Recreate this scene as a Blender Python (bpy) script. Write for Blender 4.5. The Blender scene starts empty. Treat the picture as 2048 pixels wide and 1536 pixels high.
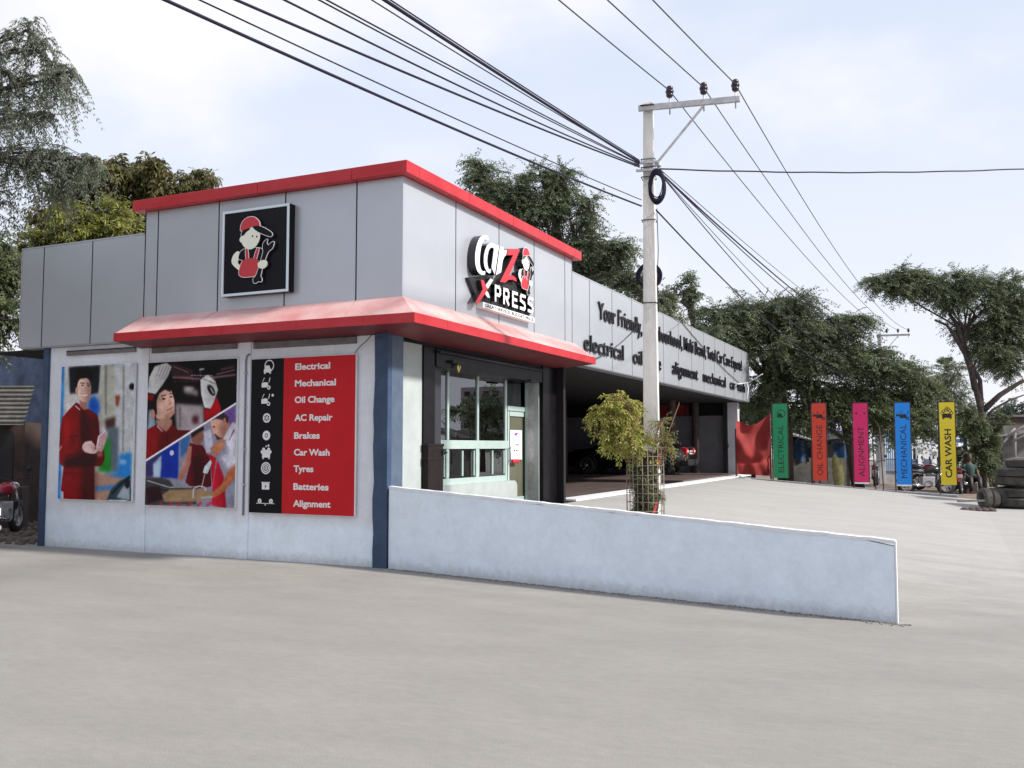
import bpy, math, random
import numpy as np
from mathutils import Vector, Matrix
from math import radians as R, pi, sin, cos

# ------------------------------------------------------------------ camera, sky, sun, exposure
sc = bpy.context.scene
C = sc.collection
CAM = Vector((6.84, -10.57, 1.6)); YAW = R(25.0); PITCH = R(3.83)
cd = bpy.data.cameras.new('camera'); cam = bpy.data.objects.new('camera', cd); C.objects.link(cam)
cam.location = CAM; cam.rotation_euler = (pi/2 + PITCH, 0, YAW)
cd.sensor_width = 36.0; cd.lens = 1866/2048*36.0; cd.clip_start = 0.05; cd.clip_end = 3000
sc.camera = cam

SUN_EL, SUN_AZ = 38.0, 88.0        # azimuth clockwise from +Y
world = bpy.data.worlds.new('World'); sc.world = world; world.use_nodes = True
nt = world.node_tree; nt.nodes.clear()
def N(t, typ, **kw):
    n = t.nodes.new(typ)
    for k, v in kw.items():
        if k[0] == 'i' and k[1:].isdigit(): n.inputs[int(k[1:])].default_value = v
        else: setattr(n, k, v)
    return n
wo = N(nt, 'ShaderNodeOutputWorld'); bg = N(nt, 'ShaderNodeBackground'); bg.inputs[1].default_value = 0.1
sky = N(nt, 'ShaderNodeTexSky', sky_type='NISHITA', sun_disc=False, sun_elevation=R(SUN_EL), sun_rotation=R(SUN_AZ), air_density=1.2, dust_density=2.0, ozone_density=1.0)
tc = N(nt, 'ShaderNodeTexCoord')
mp = N(nt, 'ShaderNodeMapping'); mp.inputs['Scale'].default_value = (1.0, 1.0, 1.7); mp.inputs['Location'].default_value = (3.1, 0.4, 0.2)
nz = N(nt, 'ShaderNodeTexNoise'); nz.inputs['Scale'].default_value = 2.3; nz.inputs['Detail'].default_value = 6; nz.inputs['Roughness'].default_value = .5
cr = N(nt, 'ShaderNodeMapRange'); cr.interpolation_type = 'SMOOTHSTEP'
cr.inputs['From Min'].default_value = .47; cr.inputs['From Max'].default_value = .70; cr.inputs['To Min'].default_value = 0.0; cr.inputs['To Max'].default_value = 1.0
sepw = N(nt, 'ShaderNodeSeparateXYZ')
hz = N(nt, 'ShaderNodeMapRange'); hz.interpolation_type = 'SMOOTHSTEP'; hz.inputs['From Min'].default_value = -.02; hz.inputs['From Max'].default_value = .5; hz.inputs['To Min'].default_value = 1; hz.inputs['To Max'].default_value = 0
veil = N(nt, 'ShaderNodeMix', data_type='RGBA'); veil.inputs[0].default_value = .86; veil.inputs[7].default_value = (6.3, 7.0, 8.4, 1)
hmix = N(nt, 'ShaderNodeMix', data_type='RGBA'); hmix.inputs[7].default_value = (7.3, 7.5, 8.2, 1)
cmix = N(nt, 'ShaderNodeMix', data_type='RGBA'); cmix.inputs[7].default_value = (8.3, 8.15, 8.3, 1)
L = nt.links.new
L(tc.outputs['Generated'], mp.inputs[0]); L(mp.outputs[0], nz.inputs['Vector']); L(nz.outputs[0], cr.inputs[0])
L(tc.outputs['Generated'], sepw.inputs[0]); L(sepw.outputs[2], hz.inputs[0])
L(sky.outputs[0], veil.inputs[6]); L(veil.outputs[2], hmix.inputs[6]); L(hz.outputs[0], hmix.inputs[0])
L(hmix.outputs[2], cmix.inputs[6]); L(cr.outputs[0], cmix.inputs[0]); L(cmix.outputs[2], bg.inputs[0]); L(bg.outputs[0], wo.inputs[0])

sl = bpy.data.lights.new('sun', 'SUN'); sl.energy = 4.5; sl.angle = R(5); sl.color = (1, .965, .91)
so = bpy.data.objects.new('sun', sl); C.objects.link(so)
sd = Vector((sin(R(SUN_AZ))*cos(R(SUN_EL)), cos(R(SUN_AZ))*cos(R(SUN_EL)), sin(R(SUN_EL))))
so.rotation_euler = sd.to_track_quat('Z', 'Y').to_euler(); so.location = (10, -5, 20)
sc.view_settings.view_transform = 'Standard'; sc.view_settings.look = 'None'
sc.view_settings.exposure = 0.34; sc.view_settings.gamma = 1; sc.view_settings.use_curve_mapping = False
sc.cycles.max_bounces = 6; sc.cycles.transparent_max_bounces = 12

rnd = random.Random(7)
# ------------------------------------------------------------------ materials
def mat(name, col, rough=.7, metal=0., col2=None, scale=3., amt=1., bump=0., bscale=40., spec=.5, detail=5, stretch=(1, 1, 1), transl=0.):
    m = bpy.data.materials.new(name); m.use_nodes = True
    t = m.node_tree; b = t.nodes['Principled BSDF']
    b.inputs['Base Color'].default_value = (*col, 1); b.inputs['Roughness'].default_value = rough
    b.inputs['Metallic'].default_value = metal; b.inputs['Specular IOR Level'].default_value = spec
    if col2 or bump:
        g = N(t, 'ShaderNodeNewGeometry'); mpp = N(t, 'ShaderNodeMapping'); mpp.inputs['Scale'].default_value = stretch
        t.links.new(g.outputs['Position'], mpp.inputs[0])
    if col2:
        n = N(t, 'ShaderNodeTexNoise'); n.inputs['Scale'].default_value = scale; n.inputs['Detail'].default_value = detail; n.inputs['Roughness'].default_value = .62
        r = N(t, 'ShaderNodeMapRange'); r.inputs['From Min'].default_value = .35; r.inputs['From Max'].default_value = .68; r.inputs['To Max'].default_value = amt
        x = N(t, 'ShaderNodeMix', data_type='RGBA'); x.inputs[6].default_value = (*col, 1); x.inputs[7].default_value = (*col2, 1)
        t.links.new(mpp.outputs[0], n.inputs['Vector']); t.links.new(n.outputs[0], r.inputs[0]); t.links.new(r.outputs[0], x.inputs[0]); t.links.new(x.outputs[2], b.inputs['Base Color'])
    if bump:
        n2 = N(t, 'ShaderNodeTexNoise'); n2.inputs['Scale'].default_value = bscale; n2.inputs['Detail'].default_value = 4
        bp = N(t, 'ShaderNodeBump'); bp.inputs['Strength'].default_value = bump; bp.inputs['Distance'].default_value = .01
        t.links.new(mpp.outputs[0], n2.inputs['Vector']); t.links.new(n2.outputs[0], bp.inputs['Height']); t.links.new(bp.outputs[0], b.inputs['Normal'])
    return m
def leafmat(name, c1, c2, c3=None, sc_=1.1):
    m = bpy.data.materials.new(name); m.use_nodes = True; t = m.node_tree; b = t.nodes['Principled BSDF']; out = t.nodes['Material Output']
    g = N(t, 'ShaderNodeNewGeometry')
    n = N(t, 'ShaderNodeTexNoise'); n.inputs['Scale'].default_value = sc_; n.inputs['Detail'].default_value = 3
    n3 = N(t, 'ShaderNodeTexNoise'); n3.inputs['Scale'].default_value = sc_*14; n3.inputs['Detail'].default_value = 2
    ad = N(t, 'ShaderNodeMath', operation='ADD'); 
    r = N(t, 'ShaderNodeMapRange'); r.inputs['From Min'].default_value = .75; r.inputs['From Max'].default_value = 1.25
    x = N(t, 'ShaderNodeMix', data_type='RGBA'); x.inputs[6].default_value = (*c1, 1); x.inputs[7].default_value = (*c2, 1)
    t.links.new(g.outputs['Position'], n.inputs['Vector']); t.links.new(g.outputs['Position'], n3.inputs['Vector'])
    t.links.new(n.outputs[0], ad.inputs[0]); t.links.new(n3.outputs[0], ad.inputs[1]); t.links.new(ad.outputs[0], r.inputs[0]); t.links.new(r.outputs[0], x.inputs[0])
    src = x.outputs[2]
    if c3:
        ri = N(t, 'ShaderNodeMapRange'); ri.inputs['From Min'].default_value = .86; ri.inputs['From Max'].default_value = .9
        x2 = N(t, 'ShaderNodeMix', data_type='RGBA'); x2.inputs[7].default_value = (*c3, 1)
        t.links.new(g.outputs['Random Per Island'], ri.inputs[0]); t.links.new(ri.outputs[0], x2.inputs[0]); t.links.new(src, x2.inputs[6]); src = x2.outputs[2]
    t.links.new(src, b.inputs['Base Color']); b.inputs['Roughness'].default_value = .55; b.inputs['Specular IOR Level'].default_value = .35
    tr = N(t, 'ShaderNodeBsdfTranslucent'); t.links.new(src, tr.inputs[0])
    ms = N(t, 'ShaderNodeMixShader'); ms.inputs[0].default_value = .38
    t.links.new(b.outputs[0], ms.inputs[1]); t.links.new(tr.outputs[0], ms.inputs[2]); t.links.new(ms.outputs[0], out.inputs[0])
    return m
def glassmat(name, tint=(.3, .32, .33), ior=2.5, rough=.0):
    m = bpy.data.materials.new(name); m.use_nodes = True; t = m.node_tree; t.nodes.clear()
    o = N(t, 'ShaderNodeOutputMaterial'); a = N(t, 'ShaderNodeBsdfTransparent'); a.inputs[0].default_value = (*tint, 1)
    g = N(t, 'ShaderNodeBsdfGlossy'); g.inputs['Roughness'].default_value = rough; g.inputs[0].default_value = (.9, .92, .95, 1)
    f = N(t, 'ShaderNodeFresnel'); f.inputs[0].default_value = ior
    x = N(t, 'ShaderNodeMixShader'); t.links.new(f.outputs[0], x.inputs[0]); t.links.new(a.outputs[0], x.inputs[1]); t.links.new(g.outputs[0], x.inputs[2]); t.links.new(x.outputs[0], o.inputs[0])
    return m

M = {}
M['acp'] = mat('silver panel', (.455, .475, .51), .30, .32, (.425, .44, .475), 1.2, .8, bump=.02, bscale=300)
M['joint'] = mat('joint black', (.015, .015, .02), .7)
M['red'] = mat('red panel', (.44, .010, .018), .35, .0, (.48, .035, .042), 2.5, .8, spec=.35)
M['red_dust_sheen'] = None
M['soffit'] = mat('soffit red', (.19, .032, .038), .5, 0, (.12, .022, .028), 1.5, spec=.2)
M['white'] = mat('white paint', (.76, .77, .78), .6, 0, (.68, .69, .71), 5)
M['shopwhite'] = mat('shop plaster', (.42, .455, .44), .7, 0, (.35, .385, .375), 2.4, bump=.15, bscale=30)
M['palegreen'] = mat('pale green aluminium', (.44, .54, .51), .4, .1, (.39, .49, .46), 6)
M['steel'] = mat('galvanised steel', (.50, .51, .53), .5, .4, (.36, .34, .34), 14)
M['black'] = mat('black granite', (.006, .005, .007), .3, 0, (.012, .010, .012), 8, spec=.12)
M['matblack'] = mat('matt black', (.014, .013, .015), .6)
M['darkbrown'] = mat('dark brown leatherette', (.012, .008, .009), .6, 0, (.022, .015, .014), 20, spec=.15, bump=.3, bscale=60)
M['greycol'] = mat('grey shutter guide', (.045, .045, .055), .4, .2, spec=.2)
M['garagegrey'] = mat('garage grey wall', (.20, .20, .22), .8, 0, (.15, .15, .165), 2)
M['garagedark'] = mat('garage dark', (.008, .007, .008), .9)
M['garagefloor'] = mat('garage floor', (.12, .085, .075), .6, 0, (.06, .045, .042), 3, stretch=(1, .25, 1), bump=.3)
M['conc'] = mat('pole concrete', (.70, .68, .65), .85, 0, (.50, .47, .44), 3.5, .9, bump=.35, bscale=45, stretch=(1, 1, .35))
M['cable'] = mat('cable black', (.018, .014, .034), .6, spec=.2)
M['wire'] = mat('conductor', (.06, .06, .075), .45, .5)
M['porcelain'] = mat('insulator', (.025, .012, .02), .25)
M['bark'] = mat('bark', (.045, .032, .030), .9, 0, (.085, .066, .058), 9, bump=.6, bscale=30)
M['twig'] = mat('pale twig', (.22, .12, .08), .8, 0, (.13, .08, .055), 20)
M['kerb'] = mat('kerb concrete', (.33, .33, .34), .85, 0, (.22, .22, .225), 5, bump=.3)
M['rubber'] = mat('old tyre rubber', (.05, .047, .043), .8, 0, (.12, .11, .095), 6, bump=.3, bscale=50)
M['rubber_new'] = mat('tyre rubber', (.015, .015, .016), .7)
M['chrome'] = mat('chrome', (.6, .6, .62), .18, .95)
M['carpaint'] = mat('car paint black', (.008, .006, .009), .18, 0, spec=.7)
M['redlamp'] = mat('red lamp plastic', (.45, .015, .02), .15)
M['plate'] = mat('number plate', (.78, .77, .72), .4)
M['rust'] = mat('rusty brown sheet', (.07, .042, .035), .8, 0, (.035, .022, .02), 4, bump=.3)
M['cloth'] = mat('red cloth', (.30, .028, .024), .85, 0, (.22, .018, .018), 1.5, bump=.2, bscale=120)
M['tarp'] = mat('blue tarpaulin', (.022, .10, .24), .5, 0, (.012, .05, .14), 5)
M['yellowbag'] = mat('yellow cloth', (.33, .31, .12), .85, 0, (.17, .15, .07), 9)
M['greywall'] = mat('old grey board', (.16, .15, .14), .85, 0, (.09, .085, .08), 5, bump=.2)
M['purple'] = mat('purple hoarding', (.10, .06, .32), .6)
M['bluefence'] = mat('blue fence paint', (.10, .24, .42), .6)
M['frame_light'] = mat('light frame', (.62, .70, .76), .35)
M['signblack'] = mat('sign black', (.008, .007, .010), .3, spec=.12)
M['letter'] = mat('letter black', (.014, .013, .017), .35, spec=.3)
M['signwhite'] = mat('sign white', (.82, .83, .84), .4)
M['signred'] = mat('sign red', (.52, .022, .035), .4)
M['cream'] = mat('cream acrylic', (.80, .80, .66), .35)
M['return'] = mat('letter return', (.03, .026, .032), .2, .3)
M['glass'] = glassmat('window glass')
M['carglass'] = glassmat('car glass', (.08, .08, .09), 1.5)

# red canopy slope, paled by dust and by sky reflection painted into the colour
def dusty():
    m = mat('dust and sky sheen red panel', (.5, .1, .1), .38); t = m.node_tree; b = t.nodes['Principled BSDF']
    g = N(t, 'ShaderNodeNewGeometry')
    n = N(t, 'ShaderNodeTexNoise'); n.inputs['Scale'].default_value = 2.2; n.inputs['Detail'].default_value = 7
    n2 = N(t, 'ShaderNodeTexNoise'); n2.inputs['Scale'].default_value = 16; n2.inputs['Detail'].default_value = 3
    m2 = N(t, 'ShaderNodeMath', operation='MULTIPLY_ADD', i1=.25, i2=-.12)
    ad = N(t, 'ShaderNodeMath', operation='ADD'); r = N(t, 'ShaderNodeMapRange'); r.inputs['From Min'].default_value = .3; r.inputs['From Max'].default_value = .6
    x = N(t, 'ShaderNodeMix', data_type='RGBA'); x.inputs[6].default_value = (.60, .25, .24, 1); x.inputs[7].default_value = (.66, .42, .39, 1)
    l = t.links.new
    l(g.outputs['Position'], n.inputs['Vector']); l(g.outputs['Position'], n2.inputs['Vector']); l(n2.outputs[0], m2.inputs[0]); l(n.outputs[0], ad.inputs[0]); l(m2.outputs[0], ad.inputs[1])
    l(ad.outputs[0], r.inputs[0]); l(r.outputs[0], x.inputs[0]); l(x.outputs[2], b.inputs['Base Color'])
    return m
M['red_dust_sheen'] = dusty()

# concrete yard: greyer near the road, paler screed on the forecourt, faint brushed streaks
def groundmat():
    m = mat('yard concrete', (.4, .39, .37), .9); t = m.node_tree; b = t.nodes['Principled BSDF']; l = t.links.new
    g = N(t, 'ShaderNodeNewGeometry'); s = N(t, 'ShaderNodeSeparateXYZ'); l(g.outputs['Position'], s.inputs[0])
    mp = N(t, 'ShaderNodeMapping'); mp.inputs['Scale'].default_value = (.5, 1.2, 1); mp.inputs['Rotation'].default_value = (0, 0, R(-22)); l(g.outputs['Position'], mp.inputs[0])
    n = N(t, 'ShaderNodeTexNoise'); n.inputs['Scale'].default_value = 1.5; n.inputs['Detail'].default_value = 9; n.inputs['Roughness'].default_value = .65; l(mp.outputs[0], n.inputs['Vector'])
    n2 = N(t, 'ShaderNodeTexNoise'); n2.inputs['Scale'].default_value = 140; n2.inputs['Detail'].default_value = 4; l(mp.outputs[0], n2.inputs['Vector'])
    n4 = N(t, 'ShaderNodeTexNoise'); n4.inputs['Scale'].default_value = 16; n4.inputs['Detail'].default_value = 6; n4.inputs['Roughness'].default_value = .7; l(mp.outputs[0], n4.inputs['Vector'])
    nb = N(t, 'ShaderNodeMath', operation='MULTIPLY_ADD', i1=5., i2=-2.5); l(n.outputs[0], nb.inputs[0])
    yy = N(t, 'ShaderNodeMath', operation='ADD'); l(s.outputs[1], yy.inputs[0]); l(nb.outputs[0], yy.inputs[1])
    r = N(t, 'ShaderNodeMapRange'); r.interpolation_type = 'SMOOTHSTEP'; r.inputs['From Min'].default_value = -3.; r.inputs['From Max'].default_value = 6.; l(yy.outputs[0], r.inputs[0])
    x = N(t, 'ShaderNodeMix', data_type='RGBA'); x.inputs[6].default_value = (.262, .243, .220, 1); x.inputs[7].default_value = (.37, .352, .328, 1); l(r.outputs[0], x.inputs[0])
    hs = N(t, 'ShaderNodeMix', data_type='RGBA'); hs.blend_type = 'MULTIPLY'; hs.inputs[0].default_value = 1
    v = N(t, 'ShaderNodeMapRange'); v.inputs['From Min'].default_value = .3; v.inputs['From Max'].default_value = .7; v.inputs['To Min'].default_value = .90; v.inputs['To Max'].default_value = 1.07; l(n.outputs[0], v.inputs[0])
    v2 = N(t, 'ShaderNodeMapRange'); v2.inputs['From Min'].default_value = .25; v2.inputs['From Max'].default_value = .75; v2.inputs['To Min'].default_value = .86; v2.inputs['To Max'].default_value = 1.12; l(n2.outputs[0], v2.inputs[0])
    v3 = N(t, 'ShaderNodeMapRange'); v3.inputs['From Min'].default_value = .3; v3.inputs['From Max'].default_value = .7; v3.inputs['To Min'].default_value = .90; v3.inputs['To Max'].default_value = 1.06; l(n4.outputs[0], v3.inputs[0])
    mm = N(t, 'ShaderNodeMath', operation='MULTIPLY'); l(v.outputs[0], mm.inputs[0]); l(v2.outputs[0], mm.inputs[1])
    mm2 = N(t, 'ShaderNodeMath', operation='MULTIPLY'); l(mm.outputs[0], mm2.inputs[0]); l(v3.outputs[0], mm2.inputs[1])
    l(x.outputs[2], hs.inputs[6]); l(mm2.outputs[0], hs.inputs[7]); l(hs.outputs[2], b.inputs['Base Color'])
    bp = N(t, 'ShaderNodeBump'); bp.inputs['Strength'].default_value = .35; bp.inputs['Distance'].default_value = .01; l(n2.outputs[0], bp.inputs['Height']); l(bp.outputs[0], b.inputs['Normal'])
    return m
M['yard'] = groundmat()
M['dirt'] = mat('dirt', (.22, .165, .13), .95, 0, (.12, .095, .08), 2.2, bump=.8, bscale=14)

# plaster painted lavender white above and pale blue below
def wallmat(name, c_top, c_low, zc, w):
    m = mat(name, c_top, .75); t = m.node_tree; b = t.nodes['Principled BSDF']; l = t.links.new
    g = N(t, 'ShaderNodeNewGeometry'); s = N(t, 'ShaderNodeSeparateXYZ'); l(g.outputs['Position'], s.inputs[0])
    n = N(t, 'ShaderNodeTexNoise'); n.inputs['Scale'].default_value = 3.5; n.inputs['Detail'].default_value = 7; n.inputs['Roughness'].default_value = .65; l(g.outputs['Position'], n.inputs['Vector'])
    a = N(t, 'ShaderNodeMath', operation='MULTIPLY_ADD', i1=.25); l(n.outputs[0], a.inputs[0]); l(s.outputs[2], a.inputs[2])
    r = N(t, 'ShaderNodeMapRange'); r.interpolation_type = 'SMOOTHSTEP'; r.inputs['From Min'].default_value = zc-w; r.inputs['From Max'].default_value = zc+w; l(a.outputs[0], r.inputs[0])
    x = N(t, 'ShaderNodeMix', data_type='RGBA'); x.inputs[6].default_value = (*c_low, 1); x.inputs[7].default_value = (*c_top, 1); l(r.outputs[0], x.inputs[0])
    n5 = N(t, 'ShaderNodeTexNoise'); n5.inputs['Scale'].default_value = 13; n5.inputs['Detail'].default_value = 8; n5.inputs['Roughness'].default_value = .7; l(g.outputs['Position'], n5.inputs['Vector'])
    v = N(t, 'ShaderNodeMapRange'); v.inputs['From Min'].default_value = .3; v.inputs['From Max'].default_value = .72; v.inputs['To Min'].default_value = 1.03; v.inputs['To Max'].default_value = .92; l(n5.outputs[0], v.inputs[0])
    v2 = N(t, 'ShaderNodeMapRange'); v2.inputs['From Min'].default_value = .3; v2.inputs['From Max'].default_value = .72; v2.inputs['To Min'].default_value = 1.04; v2.inputs['To Max'].default_value = .9; l(n.outputs[0], v2.inputs[0])
    mm = N(t, 'ShaderNodeMath', operation='MULTIPLY'); l(v.outputs[0], mm.inputs[0]); l(v2.outputs[0], mm.inputs[1])
    h = N(t, 'ShaderNodeMix', data_type='RGBA'); h.blend_type = 'MULTIPLY'; h.inputs[0].default_value = 1; l(x.outputs[2], h.inputs[6]); l(mm.outputs[0], h.inputs[7])
    dz = N(t, 'ShaderNodeMath', operation='MULTIPLY_ADD', i1=-.22); l(n5.outputs[0], dz.inputs[0]); l(s.outputs[2], dz.inputs[2])
    dr_ = N(t, 'ShaderNodeMapRange'); dr_.inputs['From Min'].default_value = -.10; dr_.inputs['From Max'].default_value = .03; dr_.inputs['To Min'].default_value = .45; dr_.inputs['To Max'].default_value = 0; l(dz.outputs[0], dr_.inputs[0])
    dm = N(t, 'ShaderNodeMix', data_type='RGBA'); dm.inputs[7].default_value = (.36, .33, .30, 1); l(dr_.outputs[0], dm.inputs[0]); l(h.outputs[2], dm.inputs[6]); l(dm.outputs[2], b.inputs['Base Color'])
    bp = N(t, 'ShaderNodeBump'); bp.inputs['Strength'].default_value = .25; bp.inputs['Distance'].default_value = .01; l(n5.outputs[0], bp.inputs['Height']); l(bp.outputs[0], b.inputs['Normal'])
    return m
M['frontwall'] = wallmat('front wall paint', (.70, .71, .75), (.75, .83, .91), .68, .12)
M['lowwall'] = wallmat('low wall paint', (.75, .82, .90), (.73, .81, .90), .4, .4)
M['navy'] = mat('navy column paint', (.032, .055, .105), .5, 0, (.05, .08, .14), 5, spec=.25)
M['slateblue'] = mat('slate blue paint', (.085, .115, .17), .5, 0, (.06, .085, .13), 5)
M['bluewall'] = mat('weathered blue wall', (.135, .175, .29), .85, 0, (.05, .065, .10), 2.6, bump=.3, bscale=12)

# ------------------------------------------------------------------ mesh helpers
def worigin(p):
    o = Vector((0, 0, 0))
    while p is not None: o = o + Vector(p.location); p = p.parent
    return o
def tag(o, label=None, cat=None, group=None, kind=None):
    if label: o['label'] = label
    if cat: o['category'] = cat
    if group: o['group'] = group
    if kind: o['kind'] = kind
    return o
def thing(name, label, cat, loc=(0, 0, 0), rz=0, group=None):
    o = bpy.data.objects.new(name, None); C.objects.link(o); o.location = loc; o.rotation_euler = (0, 0, rz)
    o.empty_display_size = .2
    return tag(o, label, cat, group)
def big_mesh(name, V, F4, smooth=False):
    V = np.asarray(V, dtype=np.float32); F4 = np.asarray(F4, dtype=np.int32)
    me = bpy.data.meshes.new(name); k = F4.shape[1]
    me.vertices.add(len(V)); me.vertices.foreach_set('co', V.ravel())
    me.loops.add(F4.size); me.loops.foreach_set('vertex_index', F4.ravel())
    me.polygons.add(len(F4)); me.polygons.foreach_set('loop_start', np.arange(0, F4.size, k, dtype=np.int32))
    me.update(calc_edges=True)
    return me
class MB:
    def __init__(s): s.v = []; s.f = []; s.sm = []; s.mi = []; s.cur = 0
    def add(s, vs, fs, smooth=False):
        o = len(s.v); s.v += [tuple(v) for v in vs]
        for f in fs: s.f.append(tuple(i+o for i in f)); s.sm.append(smooth); s.mi.append(s.cur)
        return s
    def box(s, x0, x1, y0, y1, z0, z1):
        v = [(x, y, z) for x in (x0, x1) for y in (y0, y1) for z in (z0, z1)]
        return s.add(v, [(0, 1, 3, 2), (4, 6, 7, 5), (0, 4, 5, 1), (2, 3, 7, 6), (0, 2, 6, 4), (1, 5, 7, 3)])
    def bar(s, a, b, w, h, up=(0, 0, 1)):
        a = Vector(a); b = Vector(b); d = (b-a).normalized(); sd_ = d.cross(Vector(up))
        if sd_.length < 1e-4: sd_ = d.cross(Vector((0, 1, 0)))
        sd_.normalize(); u = sd_.cross(d).normalized(); v = []
        for p in (a, b):
            for i, j in ((-1, -1), (1, -1), (1, 1), (-1, 1)): v.append(p+sd_*i*w/2+u*j*h/2)
        return s.add(v, [(3, 2, 1, 0), (4, 5, 6, 7), (0, 1, 5, 4), (1, 2, 6, 5), (2, 3, 7, 6), (3, 0, 4, 7)])
    def tube(s, pts, r, n=8, cap=True):
        pts = [Vector(p) for p in pts]; rs = r if hasattr(r, '__len__') else [r]*len(pts)
        o = len(s.v); prev = None
        for i, p in enumerate(pts):
            d = (pts[min(i+1, len(pts)-1)]-pts[max(i-1, 0)])
            d = d.normalized() if d.length > 1e-9 else Vector((0, 0, 1))
            if prev is None:
                a = d.cross(Vector((0, 0, 1)))
                if a.length < 1e-3: a = d.cross(Vector((1, 0, 0)))
            else:
                a = prev-d*prev.dot(d)
                if a.length < 1e-5: a = d.orthogonal()
            a.normalize(); prev = a; b = d.cross(a)
            for k in range(n):
                t = 2*pi*k/n; s.v.append(tuple(p+(a*cos(t)+b*sin(t))*rs[i]))
        for i in range(len(pts)-1):
            for k in range(n):
                q = o+i*n; s.f.append((q+k, q+(k+1) % n, q+n+(k+1) % n, q+n+k)); s.sm.append(n > 4); s.mi.append(s.cur)
        if cap:
            s.f.append(tuple(o+k for k in range(n))[::-1]); s.sm.append(False); s.mi.append(s.cur)
            e = o+(len(pts)-1)*n; s.f.append(tuple(e+k for k in range(n))); s.sm.append(False); s.mi.append(s.cur)
        return s
    def lathe(s, prof, c, axis=(0, 0, 1), n=20):
        ax = Vector(axis).normalized(); a = ax.orthogonal().normalized(); b = ax.cross(a); c = Vector(c); o = len(s.v); m = len(prof)
        for r, h in prof:
            for k in range(n):
                t = 2*pi*k/n; s.v.append(tuple(c+ax*h+(a*cos(t)+b*sin(t))*max(r, 1e-4)))
        for i in range(m-1):
            for k in range(n):
                q = o+i*n; s.f.append((q+k, q+(k+1) % n, q+n+(k+1) % n, q+n+k)); s.sm.append(True); s.mi.append(s.cur)
        return s
    def prism(s, poly, fn, w0, w1, capback=True):
        """poly in (u,v); fn(u,v,w)->xyz; extruded from w0 to w1 (w1 = visible face)"""
        from mathutils.geometry import tessellate_polygon
        n = len(poly); v = [fn(u, q, w0) for u, q in poly]+[fn(u, q, w1) for u, q in poly]
        tr = tessellate_polygon([[Vector((u, q, 0)) for u, q in poly]])
        fs = [tuple(i+n for i in t) for t in tr]+[(i, (i+1) % n, n+(i+1) % n, n+i) for i in range(n)]
        if capback: fs += [tuple(t[::-1]) for t in tr]
        return s.add(v, fs)
    def build(s, name, m, parent=None, loc=None, local=False, bevel=0):
        me = bpy.data.meshes.new(name)
        if local or (parent is None and loc is None): o_ = Vector((0, 0, 0))
        elif parent is not None: o_ = worigin(parent)
        else: o_ = Vector(loc)
        me.from_pydata([(a[0]-o_.x, a[1]-o_.y, a[2]-o_.z) for a in s.v], [], s.f)
        me.polygons.foreach_set('use_smooth', s.sm)
        for q in (m if isinstance(m, (list, tuple)) else [m]): me.materials.append(q)
        me.polygons.foreach_set('material_index', s.mi)
        me.update(); ob = bpy.data.objects.new(name, me); C.objects.link(ob)
        if parent is not None: ob.parent = parent
        elif loc is not None: ob.location = loc
        if bevel:
            bm_ = ob.modifiers.new('bevel', 'BEVEL'); bm_.width = bevel; bm_.segments = 2; bm_.limit_method = 'ANGLE'
        return ob
def copy_tree(o, parent=None):
    c = o.copy(); C.objects.link(c); c.parent = parent
    for ch in list(o.children): copy_tree(ch, c)
    return c

# lettering
_tc = {}
def text_geo(s_, size=1., extrude=.0, bold=0.):
    k = (s_, size, extrude, bold)
    if k in _tc: return _tc[k]
    cu = bpy.data.curves.new('t', 'FONT'); cu.body = s_; cu.size = size; cu.extrude = extrude; cu.offset = bold; cu.resolution_u = 3
    ob = bpy.data.objects.new('t', cu); C.objects.link(ob)
    dg = bpy.context.evaluated_depsgraph_get(); dg.update()
    me = bpy.data.meshes.new_from_object(ob.evaluated_get(dg))
    V = [tuple(v.co) for v in me.vertices]; F = [tuple(p.vertices) for p in me.polygons]
    bpy.data.objects.remove(ob); bpy.data.curves.remove(cu); bpy.data.meshes.remove(me)
    _tc[k] = (V, F); return V, F
def text_width(s_, **k):
    V, F = text_geo(s_+'I', **k); V2, _ = text_geo('I', **k)
    return max(v[0] for v in V)-max(v[0] for v in V2)
def put_text(mb, s_, fn, width=None, height=None, size=1., extrude=.01, bold=.01, xs=1.):
    """fit into width x cap height, origin at baseline left"""
    V, F = text_geo(s_, size=size, extrude=extrude, bold=bold)
    x0 = min(v[0] for v in V); x1 = max(v[0] for v in V); ch = max(v[1] for v in text_geo('E', size=size, extrude=extrude, bold=bold)[0])
    ky = (height/ch) if height else 1.; kx = (width/(x1-x0)) if width else ky*xs
    mb.add([fn((v[0]-x0)*kx, v[1]*ky, v[2]+extrude) for v in V], F); return mb
# fit of cables: pixel -> point on the plane y = const, used only to take off measurements
FPX = 1866.
_fw = Vector((-sin(YAW)*cos(PITCH), cos(YAW)*cos(PITCH), sin(PITCH))); _rt = Vector((cos(YAW), sin(YAW), 0)); _up = _rt.cross(_fw)
def at(x, y, D): return CAM+(_fw*FPX+_rt*(x-1024)+_up*(768-y))*(D/FPX)
def on_y(x, y, Y):
    d = _fw*FPX+_rt*(x-1024)+_up*(768-y); return CAM+d*((Y-CAM.y)/d.y)
def on_x(x, y, X):
    d = _fw*FPX+_rt*(x-1024)+_up*(768-y); return CAM+d*((X-CAM.x)/d.x)
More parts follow.
